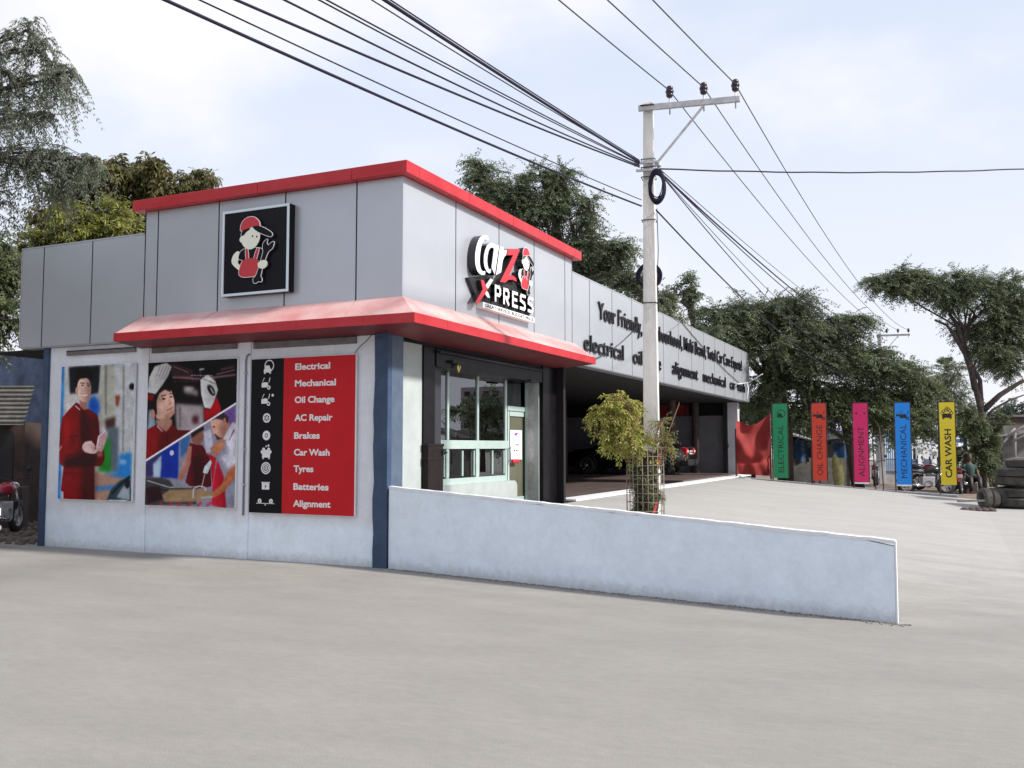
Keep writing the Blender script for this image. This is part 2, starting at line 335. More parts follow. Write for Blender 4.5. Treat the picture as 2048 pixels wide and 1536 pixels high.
# ------------------------------------------------------------------ ground
def struct(o): return tag(o, kind='structure')
def fz(x, y=0):                      # forecourt height: level with the garage floor, falling to the road
    t = min(1, max(0, (x-.6)/6.9)); return .545*(1-t)+.004 + .012*sin(x*1.3+y*.7)*t*(1-t)*4
def wall_y(x): return -x*1.34/6.4 if x < 6.4 else -1.34
W_END = 6.37
g = MB(); g.add([(-400, -300, 0), (400, -300, 0), (400, 900, 0), (-400, 900, 0)], [(0, 1, 2, 3)])
struct(g.build('ground', M['yard']))
xs = [.36, .6, 1.2, 2, 2.8, 3.6, 4.4, 5.2, 6, W_END, 7, 7.5, 8.2]; nx = len(xs); ny = 24
V = []; F = []
for i, x in enumerate(xs):
    y0 = wall_y(x)+.06
    for j in range(ny):
        y = y0+(21.05-y0)*j/(ny-1); zz = fz(x, y)
        if x > W_END-.01: k = min(1, (y-y0)/5.); zz = zz*k*k*(3-2*k)+.004 if j else -.03
        V.append((x, y, zz if x < 8.1 else -.03))
for i in range(nx-1):
    for j in range(ny-1): a = i*ny+j; F.append((a, a+ny, a+ny+1, a+1))
m_ = MB(); m_.add(V, F, True); struct(m_.build('forecourt', M['yard']))
d = MB(); d.add([(-120, .35, .004), (-6.6, .35, .004), (-6.6, 24, .004), (-120, 60, .004)], [(0, 1, 2, 3)]); struct(d.build('dirt_ground', M['dirt']))
d = MB(); d.add([(-6.6, 24.3, .004), (0, 21.3, .004), (8, 21.3, .004), (8.6, 24, .004), (16, 60, .004), (14, 110, .004), (-40, 110, .004), (-40, 30, .004)], [tuple(range(8))]); struct(d.build('back_lot', M['dirt']))
k = MB()
for x0, x1 in ((.5, 2.6), (2.62, 4.9), (4.92, 7.08)):
    a = MB(); za, zb = fz(x0)+.03, max(fz(x1)+.03, .125)
    v = [(x0, 21.0, 0), (x1, 21.0, 0), (x1, 21.35, 0), (x0, 21.35, 0), (x0, 21.0, za), (x1, 21.0, zb), (x1, 21.35, zb), (x0, 21.35, za)]
    a.add(v, [(3, 2, 1, 0), (4, 5, 6, 7), (0, 1, 5, 4), (1, 2, 6, 5), (2, 3, 7, 6), (3, 0, 4, 7)])
    struct(a.build('kerb', M['kerb'], bevel=.015))

# low forecourt wall
lw = thing('low_wall', 'long pale blue low plastered wall with a white coping edge in front of the shop', 'wall', (.15, -.03, 0))
w = MB(); n = 26; xa, xb, th = .13, W_END, .1
for i in range(n):
    t0, t1 = i/n, (i+1)/n
ht = lambda x: 1.075-(x-.13)/(W_END-.13)*.325
V = []; F = []
for i in range(n+1):
    x = xa+(xb-xa)*i/n; y = wall_y(x); h = ht(x)+rnd.uniform(-.004, .004)
    if i == n: h -= .03
    V += [(x, y, -.05), (x, y, h-.028), (x, y+th, h-.028), (x, y+th, -.05)]
for i in range(n):
    a = i*4; F += [(a, a+4, a+5, a+1), (a+1, a+5, a+6, a+2), (a+2, a+6, a+7, a+3)]
F += [(0, 1, 2, 3), (n*4+3, n*4+2, n*4+1, n*4)]
w.add(V, F); w.build('wall_body', M['lowwall'], lw)
V = []; F = []
for i in range(61):
    t = i/60; x = xa-.005+(xb+.012-xa)*t; y = wall_y(x); h = ht(x)+rnd.uniform(-.004, .004); lo = h-.030+rnd.uniform(-.006, .004)
    V += [(x, y-.006, lo), (x, y-.006, h), (x, y+th+.006, h), (x, y+th+.006, lo)]
for i in range(60):
    a = i*4; F += [(a, a+4, a+5, a+1), (a+1, a+5, a+6, a+2), (a+2, a+6, a+7, a+3), (a+3, a+7, a+4, a)]
F += [(0, 1, 2, 3), (243, 242, 241, 240)]
w = MB(); w.add(V, F); w.build('coping', M['white'], lw)
w = MB(); ye = wall_y(W_END); h = ht(W_END)
w.box(W_END+.002, W_END+.016, ye-.007, ye+th+.006, -.02, h-.012); w.build('end_strip', M['white'], lw)

rs = np.random.RandomState(2); w = MB()
for i in range(900):
    x = rs.uniform(.2, 6.5)**1.0; y = wall_y(x)-abs(rs.normal(0, .055))-.008; r = rs.uniform(.004, .014); w.lathe([(0, -r*.2), (r, .1*r), (r*.7, r*.6), (0, r*.8)], (x, y, .001), (rs.normal(0, .3), rs.normal(0, .3), 1), 5)
tag(w.build('gravel', mat('gravel', (.26, .24, .22), .95, 0, (.16, .145, .135), 30), None, loc=(3, -.9, 0)), 'thin strip of grey gravel along the foot of the low wall', 'gravel', kind='stuff')
# ------------------------------------------------------------------ the building
B = thing('car_service_building', 'grey and white car service shop with red canopy and long open garage wing', 'building', (-2, 8, 0))
FX, FY = .36, -.10           # right fascia plane x, front fascia plane y
gap = .010
def part(mb, name, m, bevel=0, parent=None): return mb.build(name, m, parent or B, bevel=bevel)
# lower front wall, side and back walls
w = MB(); w.box(-6.42, -.1, 0, .15, -.05, 3.2); fwall = part(w, 'front_wall', M['frontwall'])
w = MB(); w.box(-6.4, -6.25, .152, 8.5, 0, 3.2); part(w, 'side_wall', M['frontwall'])
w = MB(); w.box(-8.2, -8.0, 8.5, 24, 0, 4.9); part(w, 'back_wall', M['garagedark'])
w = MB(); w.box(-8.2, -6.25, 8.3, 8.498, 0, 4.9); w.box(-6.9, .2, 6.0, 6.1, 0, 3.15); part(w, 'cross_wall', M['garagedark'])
# shallow pilasters between the posters, dark strips above them standing in for recess shade
for x0, x1 in ((-4.42, -4.22), (-2.44, -2.24)):
    w = MB(); w.box(x0, x1, -.018, -.001, 0, 3.12); part(w, 'pilaster', M['frontwall'])
M['band'] = mat('recess shade strip', (.12, .10, .105), .8, 0, (.2, .17, .17), 6)
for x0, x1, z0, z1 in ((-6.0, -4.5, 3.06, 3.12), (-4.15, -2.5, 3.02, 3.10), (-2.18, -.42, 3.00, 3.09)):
    w = MB(); w.box(x0, x1, -.035, -.001, z0, z1); part(w, 'recess_shade_strip', M['band'])
    w = MB(); w.box(x0, x1, -.042, -.001, z1+.003, z1+.016); part(w, 'recess_shade_edge', M['matblack'])
# columns
w = MB(); 
V = []; 
for i in range(15):       # hand painted edge wavers
    z = 3.17*i/14; j = rnd.uniform(-.012, .012) if 0 < i < 14 else 0
    V += [(-.1+j, -.055, z), (.115, -.055, z), (.115, .05, z), (-.1+j, .05, z)]
w.add(V, [(a*4+q, a*4+(q+1) % 4, a*4+4+(q+1) % 4, a*4+4+q) for a in range(14) for q in range(4)]); part(w, 'corner_column', M['navy'])
w = MB(); w.box(.0, .11, .052, .34, 0, 3.16); part(w, 'corner_column_side', M['slateblue'])
w = MB(); w.box(-6.52, -6.40, -.04, .14, 0, 3.2); part(w, 'end_column', M['navy'])
w = MB(); w.box(-.15, .0, .342, 1.03, 0, 3.1); part(w, 'shop_side_wall', M['shopwhite'])
w = MB(); w.box(-.1, .03, 1.032, 1.36, .2, 3.05); part(w, 'black_column', M['black'])
w = MB(); w.box(.02, .12, 1.02, 1.46, .5, 1.62); w.box(.02, .125, 1.0, 1.48, 1.40, 1.44); w.box(.02, .125, 1.0, 1.48, 1.60, 1.64); part(w, 'shutter_lock_box', M['darkbrown'], .01)
w = MB(); w.box(.12, .15, 1.40, 1.47, 1.48, 1.54); w.box(.1, .19, 1.44, 1.455, 1.5, 1.52); part(w, 'lock_handle', M['matblack'])
w = MB(); w.box(-.24, -.06, 1.362, 1.70, .5, 3.0); part(w, 'shutter_guide', M['greycol'])
w = MB(); w.box(-.35, .05, 1.362, 5.32, 2.78, 3.05); part(w, 'shutter_housing', M['black'], .01)
w = MB(); w.tube([(.08, 1.4, 3.0), (.08, 5.3, 3.0)], .022, 8); part(w, 'shutter_rail', M['greycol'])
w = MB(); w.box(.0, .12, 1.75, 2.1, 2.86, 2.90); w.box(.0, .1, 4.7, 5.0, 2.76, 2.8); part(w, 'lamp_bracket', M['matblack'])
w = MB(); w.tube([(.1, 1.94, 2.88), (.1, 1.92, 2.80), (.1, 1.95, 2.73)], .018, 6); w.tube([(.1, 1.98, 2.88), (.1, 2.0, 2.81), (.1, 1.96, 2.74)], .012, 6); part(w, 'brass_hook', mat('brass', (.75, .6, .2), .3, .8))
w = MB(); w.box(-.31, .05, 5.36, 6.12, .3, 3.1); part(w, 'black_pillar', M['black'], .008)
w = MB(); w.box(-.248, -.13, 5.34, 5.358, .4, 3.0); part(w, 'grey_jamb', M['steel'])
w = MB(); w.box(-.128, -.03, 5.335, 5.358, .4, 2.9); part(w, 'white_jamb', M['shopwhite'])
w = MB(); w.box(-.31, -.25, 5.338, 5.358, .4, 2.95); part(w, 'door_jamb', M['palegreen'])
# shopfront in pale green aluminium
SX = -.35
def bars(rects, m, name, d0=-.03, d1=.03):
    for (y0, y1, z0, z1) in rects:
        w = MB(); w.box(SX+d0, SX+d1, y0, y1, z0, z1); part(w, name, m, .004)
sf = MB(); sf.box(SX-.04, SX+.04, 1.45, 4.60, 1.56, 1.70); fr = part(sf, 'window_frame', M['palegreen'], .004)
def sub(rects, name, m, d0=-.03, d1=.03, par=None, bev=.004):
    for (y0, y1, z0, z1) in rects:
        w = MB(); w.box(SX+d0, SX+d1, y0, y1, z0, z1); part(w, name, m, bev, par or fr)
sub([(2.39, 2.45, 1.702, 2.9), (3.43, 3.49, 1.702, 2.9), (4.53, 4.60, .99, 2.9)], 'mullion', M['palegreen'], -.025, .02)
sub([(1.45, 4.518, 2.9, 2.96)], 'head_rail', M['palegreen'])
sub([(1.45, 4.518, .99, 1.09)], 'sill_rail', M['palegreen'], -.04, .05)
sub([(2.34, 2.42, 1.092, 1.558), (3.36, 3.47, 1.092, 1.558)], 'lower_mullion', M['palegreen'], -.03, .035)
for a, b_ in ((1.5, 2.34), (2.42, 3.36), (3.47, 4.52)):
    mid = (a+b_)/2+.03
    sub([(a+.012, a+.04, 1.12, 1.53), (mid-.02, mid+.02, 1.12, 1.53), (b_-.05, b_-.02, 1.12, 1.53)], 'sliding_sash', M['palegreen'], -.02, .018, None, .003)
    sub([(a+.01, mid-.01, 1.1, 1.55), (mid+.01, b_-.01, 1.1, 1.55)], 'pane', M['glass'], -.006, -.003, None, 0)
sub([(1.5, 2.378, 1.702, 2.9), (2.452, 3.418, 1.702, 2.9), (3.492, 4.518, 1.702, 2.9)], 'pane', M['glass'], -.006, -.003, None, 0)
# dado wall under the windows with a rounded end
w = MB(); pts = [(1.37, .35), (4.86, .35), (4.86, .88)]+[(4.86-.12+.12*cos(t), .87+.12*sin(t)) for t in np.linspace(0, pi/2, 7)]+[(1.37, .99)]
w.prism(pts, lambda u, v, q: (q, u, v), SX-.08, SX+.10); part(w, 'dado_wall', M['shopwhite'])
# door
dr = MB(); dr.box(SX-.03, SX+.02, 4.63, 4.70, .57, 2.24); dr.box(SX-.03, SX+.02, 5.42, 5.5, .57, 2.24); dr.box(SX-.03, SX+.02, 4.72, 5.42, 2.15, 2.24); dr.box(SX-.03, SX+.02, 4.72, 5.42, .57, .68)
door = part(dr, 'door', M['palegreen'], .004)
w = MB(); w.box(SX-.008, SX-.004, 4.72, 5.42, .68, 2.15); part(w, 'door_pane', mat('tinted door glass', (.10, .10, .065), .12, 0, (.14, .14, .10), 1.5), 0, door)
w = MB(); w.tube([(SX+.06, 4.66, 1.3), (SX+.06, 4.66, 1.6)], .012, 8); w.box(SX, SX+.06, 4.65, 4.67, 1.33, 1.35); w.box(SX, SX+.06, 4.65, 4.67, 1.55, 1.57); part(w, 'door_handle', M['steel'], 0, door)
w = MB(); w.box(SX-.04, SX+.04, 4.60, 5.56, 2.245, 2.33); w.box(SX-.04, SX+.04, 5.50, 5.56, .5, 2.243); w.box(SX-.04, SX+.04, 5.50, 5.56, 2.332, 2.9); w.box(SX-.04, SX+.04, 4.602, 5.56, 2.902, 2.96); tr_ = part(w, 'transom', M['palegreen'], .004)
w = MB(); w.box(SX-.006, SX-.003, 4.602, 5.498, 2.335, 2.9); part(w, 'transom_pane', M['glass'], 0, tr_)
# shop interior seen through the glass
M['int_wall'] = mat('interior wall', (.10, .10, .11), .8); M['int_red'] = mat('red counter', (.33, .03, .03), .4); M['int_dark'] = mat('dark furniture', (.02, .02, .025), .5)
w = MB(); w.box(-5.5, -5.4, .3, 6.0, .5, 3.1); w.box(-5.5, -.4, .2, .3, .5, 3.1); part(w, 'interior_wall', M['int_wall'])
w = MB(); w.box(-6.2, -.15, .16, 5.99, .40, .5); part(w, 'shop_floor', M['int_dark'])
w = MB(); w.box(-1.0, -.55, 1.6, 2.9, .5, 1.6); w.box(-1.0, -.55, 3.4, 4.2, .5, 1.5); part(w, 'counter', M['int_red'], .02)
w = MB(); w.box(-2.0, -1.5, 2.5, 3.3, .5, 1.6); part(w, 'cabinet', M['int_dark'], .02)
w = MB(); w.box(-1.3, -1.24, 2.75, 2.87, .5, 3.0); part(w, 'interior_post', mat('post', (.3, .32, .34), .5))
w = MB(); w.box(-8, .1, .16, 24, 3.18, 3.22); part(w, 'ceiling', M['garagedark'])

# fascia: backing plus one panel per joint
def panel(name, verts):   # 8 corner box given by extents
    w = MB(); w.box(*verts); return part(w, name, M['acp'], .003)
w = MB(); w.box(-7.02, -4.28, FY+.034, FY+.3, 3.235, 4.84); w.box(-4.26, FX-.034, FY+.034, FY+.3, 3.45, 5.19); w.box(FX-.3, FX-.034, FY+.302, 6.2, 3.22, 5.19); w.box(FX-.3, FX-.034, 6.202, 23.7, 3.225, 4.94)
w.box(-4.26, -4.1, FY+.302, 6.19, 3.3, 5.19); part(w, 'fascia_backing', M['joint'])
w = MB(); w.box(-4.1, .05, .21, 6.1, 5.0, 5.05); w.box(-7.0, -4.3, .21, 8, 4.6, 4.65); w.box(-8.1, .05, 6.21, 23.7, 4.72, 4.76); part(w, 'roof_deck', M['kerb'])
for a, b_ in ((-7.03, -6.51), (-6.51, -5.40), (-5.40, -4.27)): panel('fascia_panel', (a+gap, b_-gap, FY, FY+.03, 3.225, 4.86))
for a, b_ in ((-4.27, -4.01), (-4.01, -2.81), (-2.81, -1.59), (-1.59, -.38), (-.38, FX+gap-.001)): panel('fascia_panel', (a+gap, b_-gap, FY, FY+.03, 3.50, 5.2))
ys = [FY+.031-gap, 1.37, 2.83, 4.24, 5.69, 6.06]
for a, b_ in zip(ys, ys[1:]): panel('fascia_panel', (FX-.03, FX, a+gap, b_-gap, 3.50, 5.2))
ys = [6.06, 7.03, 8.42, 9.82, 11.12, 12.43, 13.89, 15.3, 16.74, 18.17, 19.6, 21.0, 22.4, 23.72]
for a, b_ in zip(ys, ys[1:]): panel('fascia_panel', (FX-.03, FX, a+gap, b_-gap, 3.215, 4.95))
w = MB(); w.box(FX-.5, FX, 23.722, 23.74, 3.215, 4.95); part(w, 'fascia_end_panel', M['acp'], .003)
w = MB(); w.box(-7.05, -7.032, FY, 1.2, 3.225, 4.86); part(w, 'fascia_end_panel', M['acp'], .003)
w = MB(); w.box(FX-.22, FX+.004, 6.06, 23.74, 4.952, 4.975); w.box(-7.05, -4.29, FY-.004, FY+.2, 4.862, 4.885); part(w, 'fascia_top_trim', M['acp'])
w = MB(); w.box(-7.02, -4.3, FY+.02, .2, 3.205, 3.233); w.box(.0, FX-.012, 6.2, 23.7, 3.2, 3.222); part(w, 'fascia_underside', M['acp'])
for x in (-6.51, -5.40): w = MB(); w.box(x-.009, x+.009, FY-.002, FY+.028, 3.225, 4.86); part(w, 'joint_seal', M['joint'])
for x in (-4.27, -4.01, -2.81, -1.59, -.38): w = MB(); w.box(x-.009, x+.009, FY-.002, FY+.028, 3.5, 5.2); part(w, 'joint_seal', M['joint'])
for y in (1.37, 2.83, 4.24, 5.69): w = MB(); w.box(FX-.028, FX+.002, y-.009, y+.009, 3.5, 5.2); part(w, 'joint_seal', M['joint'])
w = MB(); w.box(FX-.028, FX+.002, 6.051, 6.069, 3.215, 5.2); part(w, 'joint_seal', M['joint'])
for y in (7.03, 8.42, 9.82, 11.12, 12.43, 13.89, 15.3, 16.74, 18.17, 19.6, 21.0, 22.4): w = MB(); w.box(FX-.028, FX+.002, y-.009, y+.009, 3.215, 4.95); part(w, 'joint_seal', M['joint'])
# red parapet coping in folded lengths
def cope(x0, x1, y0, y1): w = MB(); w.box(x0, x1, y0, y1, 5.205, 5.37); part(w, 'coping_piece', M['red'], .006)
o = .13
for a, b_ in ((-4.42, -2.0), (-1.996, -.38), (-.376, FX+o)): cope(a, b_, FY-o, FY+.2)
for a, b_ in ((FY+.204, 1.55), (1.554, 3.1), (3.104, 4.6), (4.604, 5.9), (5.904, 6.25)): cope(FX-.2, FX+o, a, b_)
# canopy: sloping red panels with dust and painted sky sheen, vertical red edge, soffit
TO = (FX, FY); OX, OY = .78, -.50; ZT, ZO, ZB = 3.58, 3.285, 3.165
def tr(u, n_, fn): return fn
fj = [-4.30, -4.01, -2.81, -1.59, -.38]; fo = [-4.43, -4.2, -3.0, -1.75, -.30]
def slab(p, name, m, th=.012):
    """quad p (4 points, outer side up) given a thickness below"""
    a = Vector(p[1])-Vector(p[0]); b_ = Vector(p[3])-Vector(p[0]); nn = a.cross(b_).normalized()
    q = [tuple(Vector(x)-nn*th) for x in p]; n_ = len(p)
    w = MB(); w.add(list(p)+q, [tuple(range(n_)), tuple(range(2*n_))[:n_-1:-1]]+[((i+1) % n_, i, i+n_, (i+1) % n_+n_) for i in range(n_)]); return part(w, name, m)
e = .007
for i in range(4): slab([(fo[i]+e, OY, ZO), (fo[i+1]-e, OY, ZO), (fj[i+1]-e, FY-.002, ZT), (fj[i]+e, FY-.002, ZT)], 'canopy_panel', M['red_dust_sheen'])
slab([(fo[4]+e, OY, ZO), (OX-.0, OY, ZO), (FX+.002, FY-.002, ZT), (fj[4]+e, FY-.002, ZT)], 'canopy_panel', M['red_dust_sheen'])
rj = [FY, .28, 1.37, 2.83, 4.24, 5.69, 6.22]; ro = [OY, .45, 1.95, 3.45, 4.85, 5.75, 6.17]
rj = [FY, .12, 1.37, 2.83, 4.24, 6.22]; ro = [OY, .52, 2.0, 3.5, 4.9, 6.17]
for i in range(5): slab([(OX, ro[i]+e*(i > 0), ZO), (OX, ro[i+1]-e, ZO), (FX+.002, rj[i+1]-e, ZT), (FX+.002, rj[i]+e*(i > 0), ZT)], 'canopy_panel', M['red_dust_sheen'])
eg = [-4.43, -2.35, -1.05, .02, OX+.012]
for a, b_ in zip(eg, eg[1:]): w = MB(); w.box(a+.002, b_-.002, OY-.012, OY, ZB, ZO+.006); part(w, 'canopy_edge', M['red'])
eg = [OY+.0, .35, 1.95, 3.45, 4.85, 6.19]
for a, b_ in zip(eg, eg[1:]): w = MB(); w.box(OX, OX+.012, a+.002, b_-.002, ZB, ZO+.006); part(w, 'canopy_edge', M['red'])
w = MB(); w.box(FX, OX, 6.18, 6.192, ZB, ZO-.002); w.add([(FX, 6.18, ZO), (OX, 6.18, ZO), (FX, 6.18, ZT), (FX, 6.192, ZO), (OX, 6.192, ZO), (FX, 6.192, ZT)], [(0, 1, 2), (5, 4, 3), (1, 4, 5, 2)])
w.add([(-4.43, OY, ZB), (-4.30, FY, ZB+.02), (-4.30, FY, ZT), (-4.43, OY, ZO)], [(0, 1, 2, 3)]); part(w, 'canopy_end', M['red'])
# soffit slopes from the edge down to the wall head
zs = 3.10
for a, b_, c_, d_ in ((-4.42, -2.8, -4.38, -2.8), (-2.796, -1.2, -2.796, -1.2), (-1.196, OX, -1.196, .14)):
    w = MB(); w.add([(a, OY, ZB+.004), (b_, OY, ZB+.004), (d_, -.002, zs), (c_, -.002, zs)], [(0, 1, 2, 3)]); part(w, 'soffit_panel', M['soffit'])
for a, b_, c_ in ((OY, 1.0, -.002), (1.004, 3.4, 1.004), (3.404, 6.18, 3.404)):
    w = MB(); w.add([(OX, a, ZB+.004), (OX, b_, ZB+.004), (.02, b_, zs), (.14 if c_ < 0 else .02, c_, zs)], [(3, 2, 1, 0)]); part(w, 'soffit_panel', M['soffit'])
w = MB(); w.box(-.3, .02, .35, 6.1, 3.06, 3.17); part(w, 'shop_head_beam', M['black'])

# garage wing
w = MB(); w.box(-8, FX-.002, 6.12, 23.8, 0, .552); part(w, 'garage_floor', M['garagefloor'])
w = MB(); w.box(FX-.35, FX+.04, 6.15, 23.6, .553, .60); part(w, 'floor_edge_strip', M['white'], .01)
w = MB(); w.box(-8, FX-.36, 15.6, 23.6, .553, .64); part(w, 'bay_step', M['garagefloor'], .01)
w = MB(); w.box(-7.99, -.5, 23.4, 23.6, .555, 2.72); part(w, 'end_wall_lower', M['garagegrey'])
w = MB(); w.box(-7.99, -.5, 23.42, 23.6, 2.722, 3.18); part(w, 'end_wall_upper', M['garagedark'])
w = MB(); w.box(-.5, -.36, 23.2, 23.6, .555, 3.2); part(w, 'dark_jamb', M['matblack'])
w = MB(); w.box(-.35, .02, 23.25, 23.55, .3, 3.2); part(w, 'end_pillar', M['frontwall'], .01)
w = MB(); w.box(-.47, -.3, 23.05, 23.2, 1.56, 1.68); part(w, 'wall_lamp', M['matblack'], .01)
for x in (-1.9, -3.6, -5.2):
    w = MB(); w.box(x, x+.04, 23.3, 23.34, 2.7, 3.18); part(w, 'garage_post', M['greycol'])
for a, b_, c_ in ((-2.9, -1.8, 2.74),):
    w = MB(); w.box(a, b_, 23.35, 23.39, c_, 3.16); part(w, 'red_garage_panel', M['cloth'])

# ------------------------------------------------------------------ front signs
def FN(x0, z0, y0): return lambda u, v, q: (x0+u, y0-q, z0+v)
def RN(y0, z0, x0): return lambda u, v, q: (x0+q, y0+u, z0+v)
# raster print for the two photo posters, painted in code
def H4(src, dst):
    A = []; b_ = []
    for (x, y), (u, v) in zip(src, dst):
        A.append([x, y, 1, 0, 0, 0, -u*x, -u*y]); b_.append(u); A.append([0, 0, 0, x, y, 1, -v*x, -v*y]); b_.append(v)
    h = np.linalg.solve(np.array(A, float), np.array(b_, float)); return np.append(h, 1).reshape(3, 3)
class Paint:
    def __init__(s, w, h, quad, bg):
        s.w, s.h = w, h; s.H = H4(quad, [(0, 0), (w, 0), (w, h), (0, h)])
        s.im = np.ones((h, w, 3))*np.array(bg)/255.; s.yy, s.xx = np.mgrid[0:h, 0:w]; s.xx = s.xx+.5; s.yy = s.yy+.5
        s.rng = np.random.RandomState(3)
    def T(s, p):
        p = np.array(p, float); q = np.c_[p, np.ones(len(p))]@s.H.T; return q[:, :2]/q[:, 2:]
    @staticmethod
    def blur(m, r):
        if r < .4: return m
        k = int(r*3)+1; x = np.arange(-k, k+1); g = np.exp(-x*x/(2*r*r)); g /= g.sum()
        m = np.pad(m, k, mode='edge'); m = np.apply_along_axis(lambda v: np.convolve(v, g, 'valid'), 0, m); return np.apply_along_axis(lambda v: np.convolve(v, g, 'valid'), 1, m)
    def mask(s, p):
        P = s.T(p); m = np.zeros((s.h, s.w), bool); n = len(P)
        for i in range(n):
            x1, y1 = P[i]; x2, y2 = P[(i+1) % n]
            if abs(y1-y2) < 1e-9: continue
            c = ((y1 > s.yy) != (y2 > s.yy)) & (s.xx < (x2-x1)*(s.yy-y1)/(y2-y1)+x1); m ^= c
        return m.astype(float)
    def poly(s, p, col, r=1.2, a=1., shade=0.):
        m = s.mask(p); k = s.blur(m, r)*a; c = np.array(col)/255.
        if shade: 
            xs_ = s.xx[m > 0]; 
            if len(xs_): 
                t = (s.xx-xs_.min())/(np.ptp(xs_)+1); f = 1+shade*(t-.5); c = c[None, None, :]*f[..., None]
        s.im = s.im*(1-k[..., None])+c*k[..., None]
    def ell(s, cx, cy, rx, ry, col, r=1.2, a=1., rot=0, shade=0.):
        t = np.linspace(0, 2*pi, 28, endpoint=False); c_, s_ = cos(rot), sin(rot)
        s.poly([(cx+rx*cos(q)*c_-ry*sin(q)*s_, cy+rx*cos(q)*s_+ry*sin(q)*c_) for q in t], col, r, a, shade)
    def line(s, pts, wd, col, r=.8, a=1.):
        for (x1, y1), (x2, y2) in zip(pts, pts[1:]):
            d = math.hypot(x2-x1, y2-y1) or 1; nx_, ny_ = -(y2-y1)/d*wd/2, (x2-x1)/d*wd/2
            s.poly([(x1+nx_, y1+ny_), (x2+nx_, y2+ny_), (x2-nx_, y2-ny_), (x1-nx_, y1-ny_)], col, r, a)
    def material(s, name):
        n1 = s.blur(s.rng.normal(0, 1, (s.h, s.w)), 2.2); n2 = s.blur(s.rng.normal(0, 1, (s.h, s.w)), 9); n1 /= n1.std(); n2 /= n2.std()
        im = s.im*(1+.022*n1+.03*n2)[..., None]; im = im+s.rng.normal(0, .012, im.shape); im = np.stack([s.blur(im[..., k_], .4) for k_ in range(3)], -1)
        im = np.clip((im-.5)*1.18+.48, 0, 1)
        img = bpy.data.images.new(name, s.w, s.h); a = np.ones((s.h, s.w, 4), np.float32); a[..., :3] = im[::-1]
        img.pixels.foreach_set(a.ravel()); img.update(); img.pack()
        m = bpy.data.materials.new(name); m.use_nodes = True; t = m.node_tree; b_ = t.nodes['Principled BSDF']
        ti = N(t, 'ShaderNodeTexImage'); ti.image = img; ti.interpolation = 'Cubic'; uv = N(t, 'ShaderNodeUVMap')
        g_ = N(t, 'ShaderNodeMix', data_type='RGBA'); g_.blend_type = 'MULTIPLY'; g_.inputs[0].default_value = 1; g_.inputs[7].default_value = (.86, .86, .90, 1)
        t.links.new(uv.outputs[0], ti.inputs[0]); t.links.new(ti.outputs[0], g_.inputs[6]); t.links.new(g_.outputs[2], b_.inputs['Base Color']); b_.inputs['Roughness'].default_value = .4; b_.inputs['Specular IOR Level'].default_value = .15
        return m
p = Paint(360, 480, [(205, 225), (805, 200), (765, 1305), (135, 1270)], (196, 198, 196))
p.poly([(195, 220), (228, 220), (160, 1280), (130, 1280)], (70, 140, 200), 3)
p.poly([(262, 228), (530, 215), (500, 430), (440, 440), (265, 440)], (38, 42, 46), 4)
p.poly([(240, 440), (330, 430), (300, 560), (230, 600)], (215, 212, 205), 6)
p.poly([(520, 215), (640, 210), (640, 700), (500, 700)], (186, 184, 170), 5); p.line([(565, 215), (560, 600)], 14, (120, 120, 112), 4); p.line([(715, 210), (700, 900)], 12, (140, 138, 130), 3)
p.poly([(640, 450), (682, 450), (665, 535), (645, 535)], (150, 75, 55), 4); p.ell(460, 540, 50, 90, (35, 95, 180), 8)
p.ell(780, 382, 22, 26, (30, 20, 40), 3); p.poly([(550, 640), (640, 615), (635, 710), (560, 720)], (80, 55, 50), 6)
p.poly([(570, 700), (665, 700), (660, 1070), (560, 1060)], (105, 115, 125), 6); p.poly([(500, 780), (592, 790), (595, 1060), (490, 1060)], (40, 140, 45), 7)
p.poly([(670, 920), (775, 900), (770, 1120), (540, 1140), (545, 1080), (650, 1060)], (50, 135, 200), 6); p.ell(700, 980, 30, 22, (150, 190, 225), 4)
p.poly([(455, 1050), (600, 1090), (765, 1130), (760, 1310), (450, 1300)], (178, 142, 122), 6); p.line([(455, 1195), (720, 1180)], 40, (80, 130, 180), 5)
p.poly([(556, 1300), (590, 1210), (660, 1140), (760, 1090), (772, 1310)], (60, 78, 88), 2); p.poly([(640, 1270), (700, 1180), (755, 1180), (755, 1300)], (165, 175, 180), 3); p.line([(600, 1240), (680, 1160), (760, 1100)], 12, (20, 25, 30), 2); p.ell(735, 1160, 20, 40, (30, 40, 45), 2); p.line([(570, 1290), (730, 1300)], 8, (225, 228, 230), 1.2)
p.poly([(315, 500), (255, 555), (195, 620), (172, 740), (156, 870), (166, 985), (195, 1010), (180, 1100), (165, 1205), (187, 1215), (185, 1290), (452, 1300), (455, 1010), (515, 1010), (545, 955), (542, 890), (505, 830), (500, 650), (488, 600), (430, 560), (395, 545)], (128, 16, 22), 1.2, shade=-.35)
p.poly([(350, 560), (400, 560), (420, 800), (350, 880), (345, 700)], (88, 8, 16), 5); p.poly([(200, 960), (360, 900), (470, 930), (450, 1010), (210, 1020)], (62, 6, 12), 7)
p.poly([(345, 600), (500, 640), (508, 850), (470, 930), (455, 1290), (335, 1290), (350, 1010)], (62, 6, 14), 12, .6)
p.ell(225, 720, 26, 120, (176, 30, 30), 9, .6); p.ell(290, 640, 40, 60, (160, 24, 26), 10, .5); p.ell(250, 1130, 50, 100, (158, 26, 32), 12, .5); p.line([(330, 900), (190, 860)], 14, (168, 30, 30), 5, .6); p.line([(205, 940), (340, 890)], 16, (60, 5, 10), 5, .6)
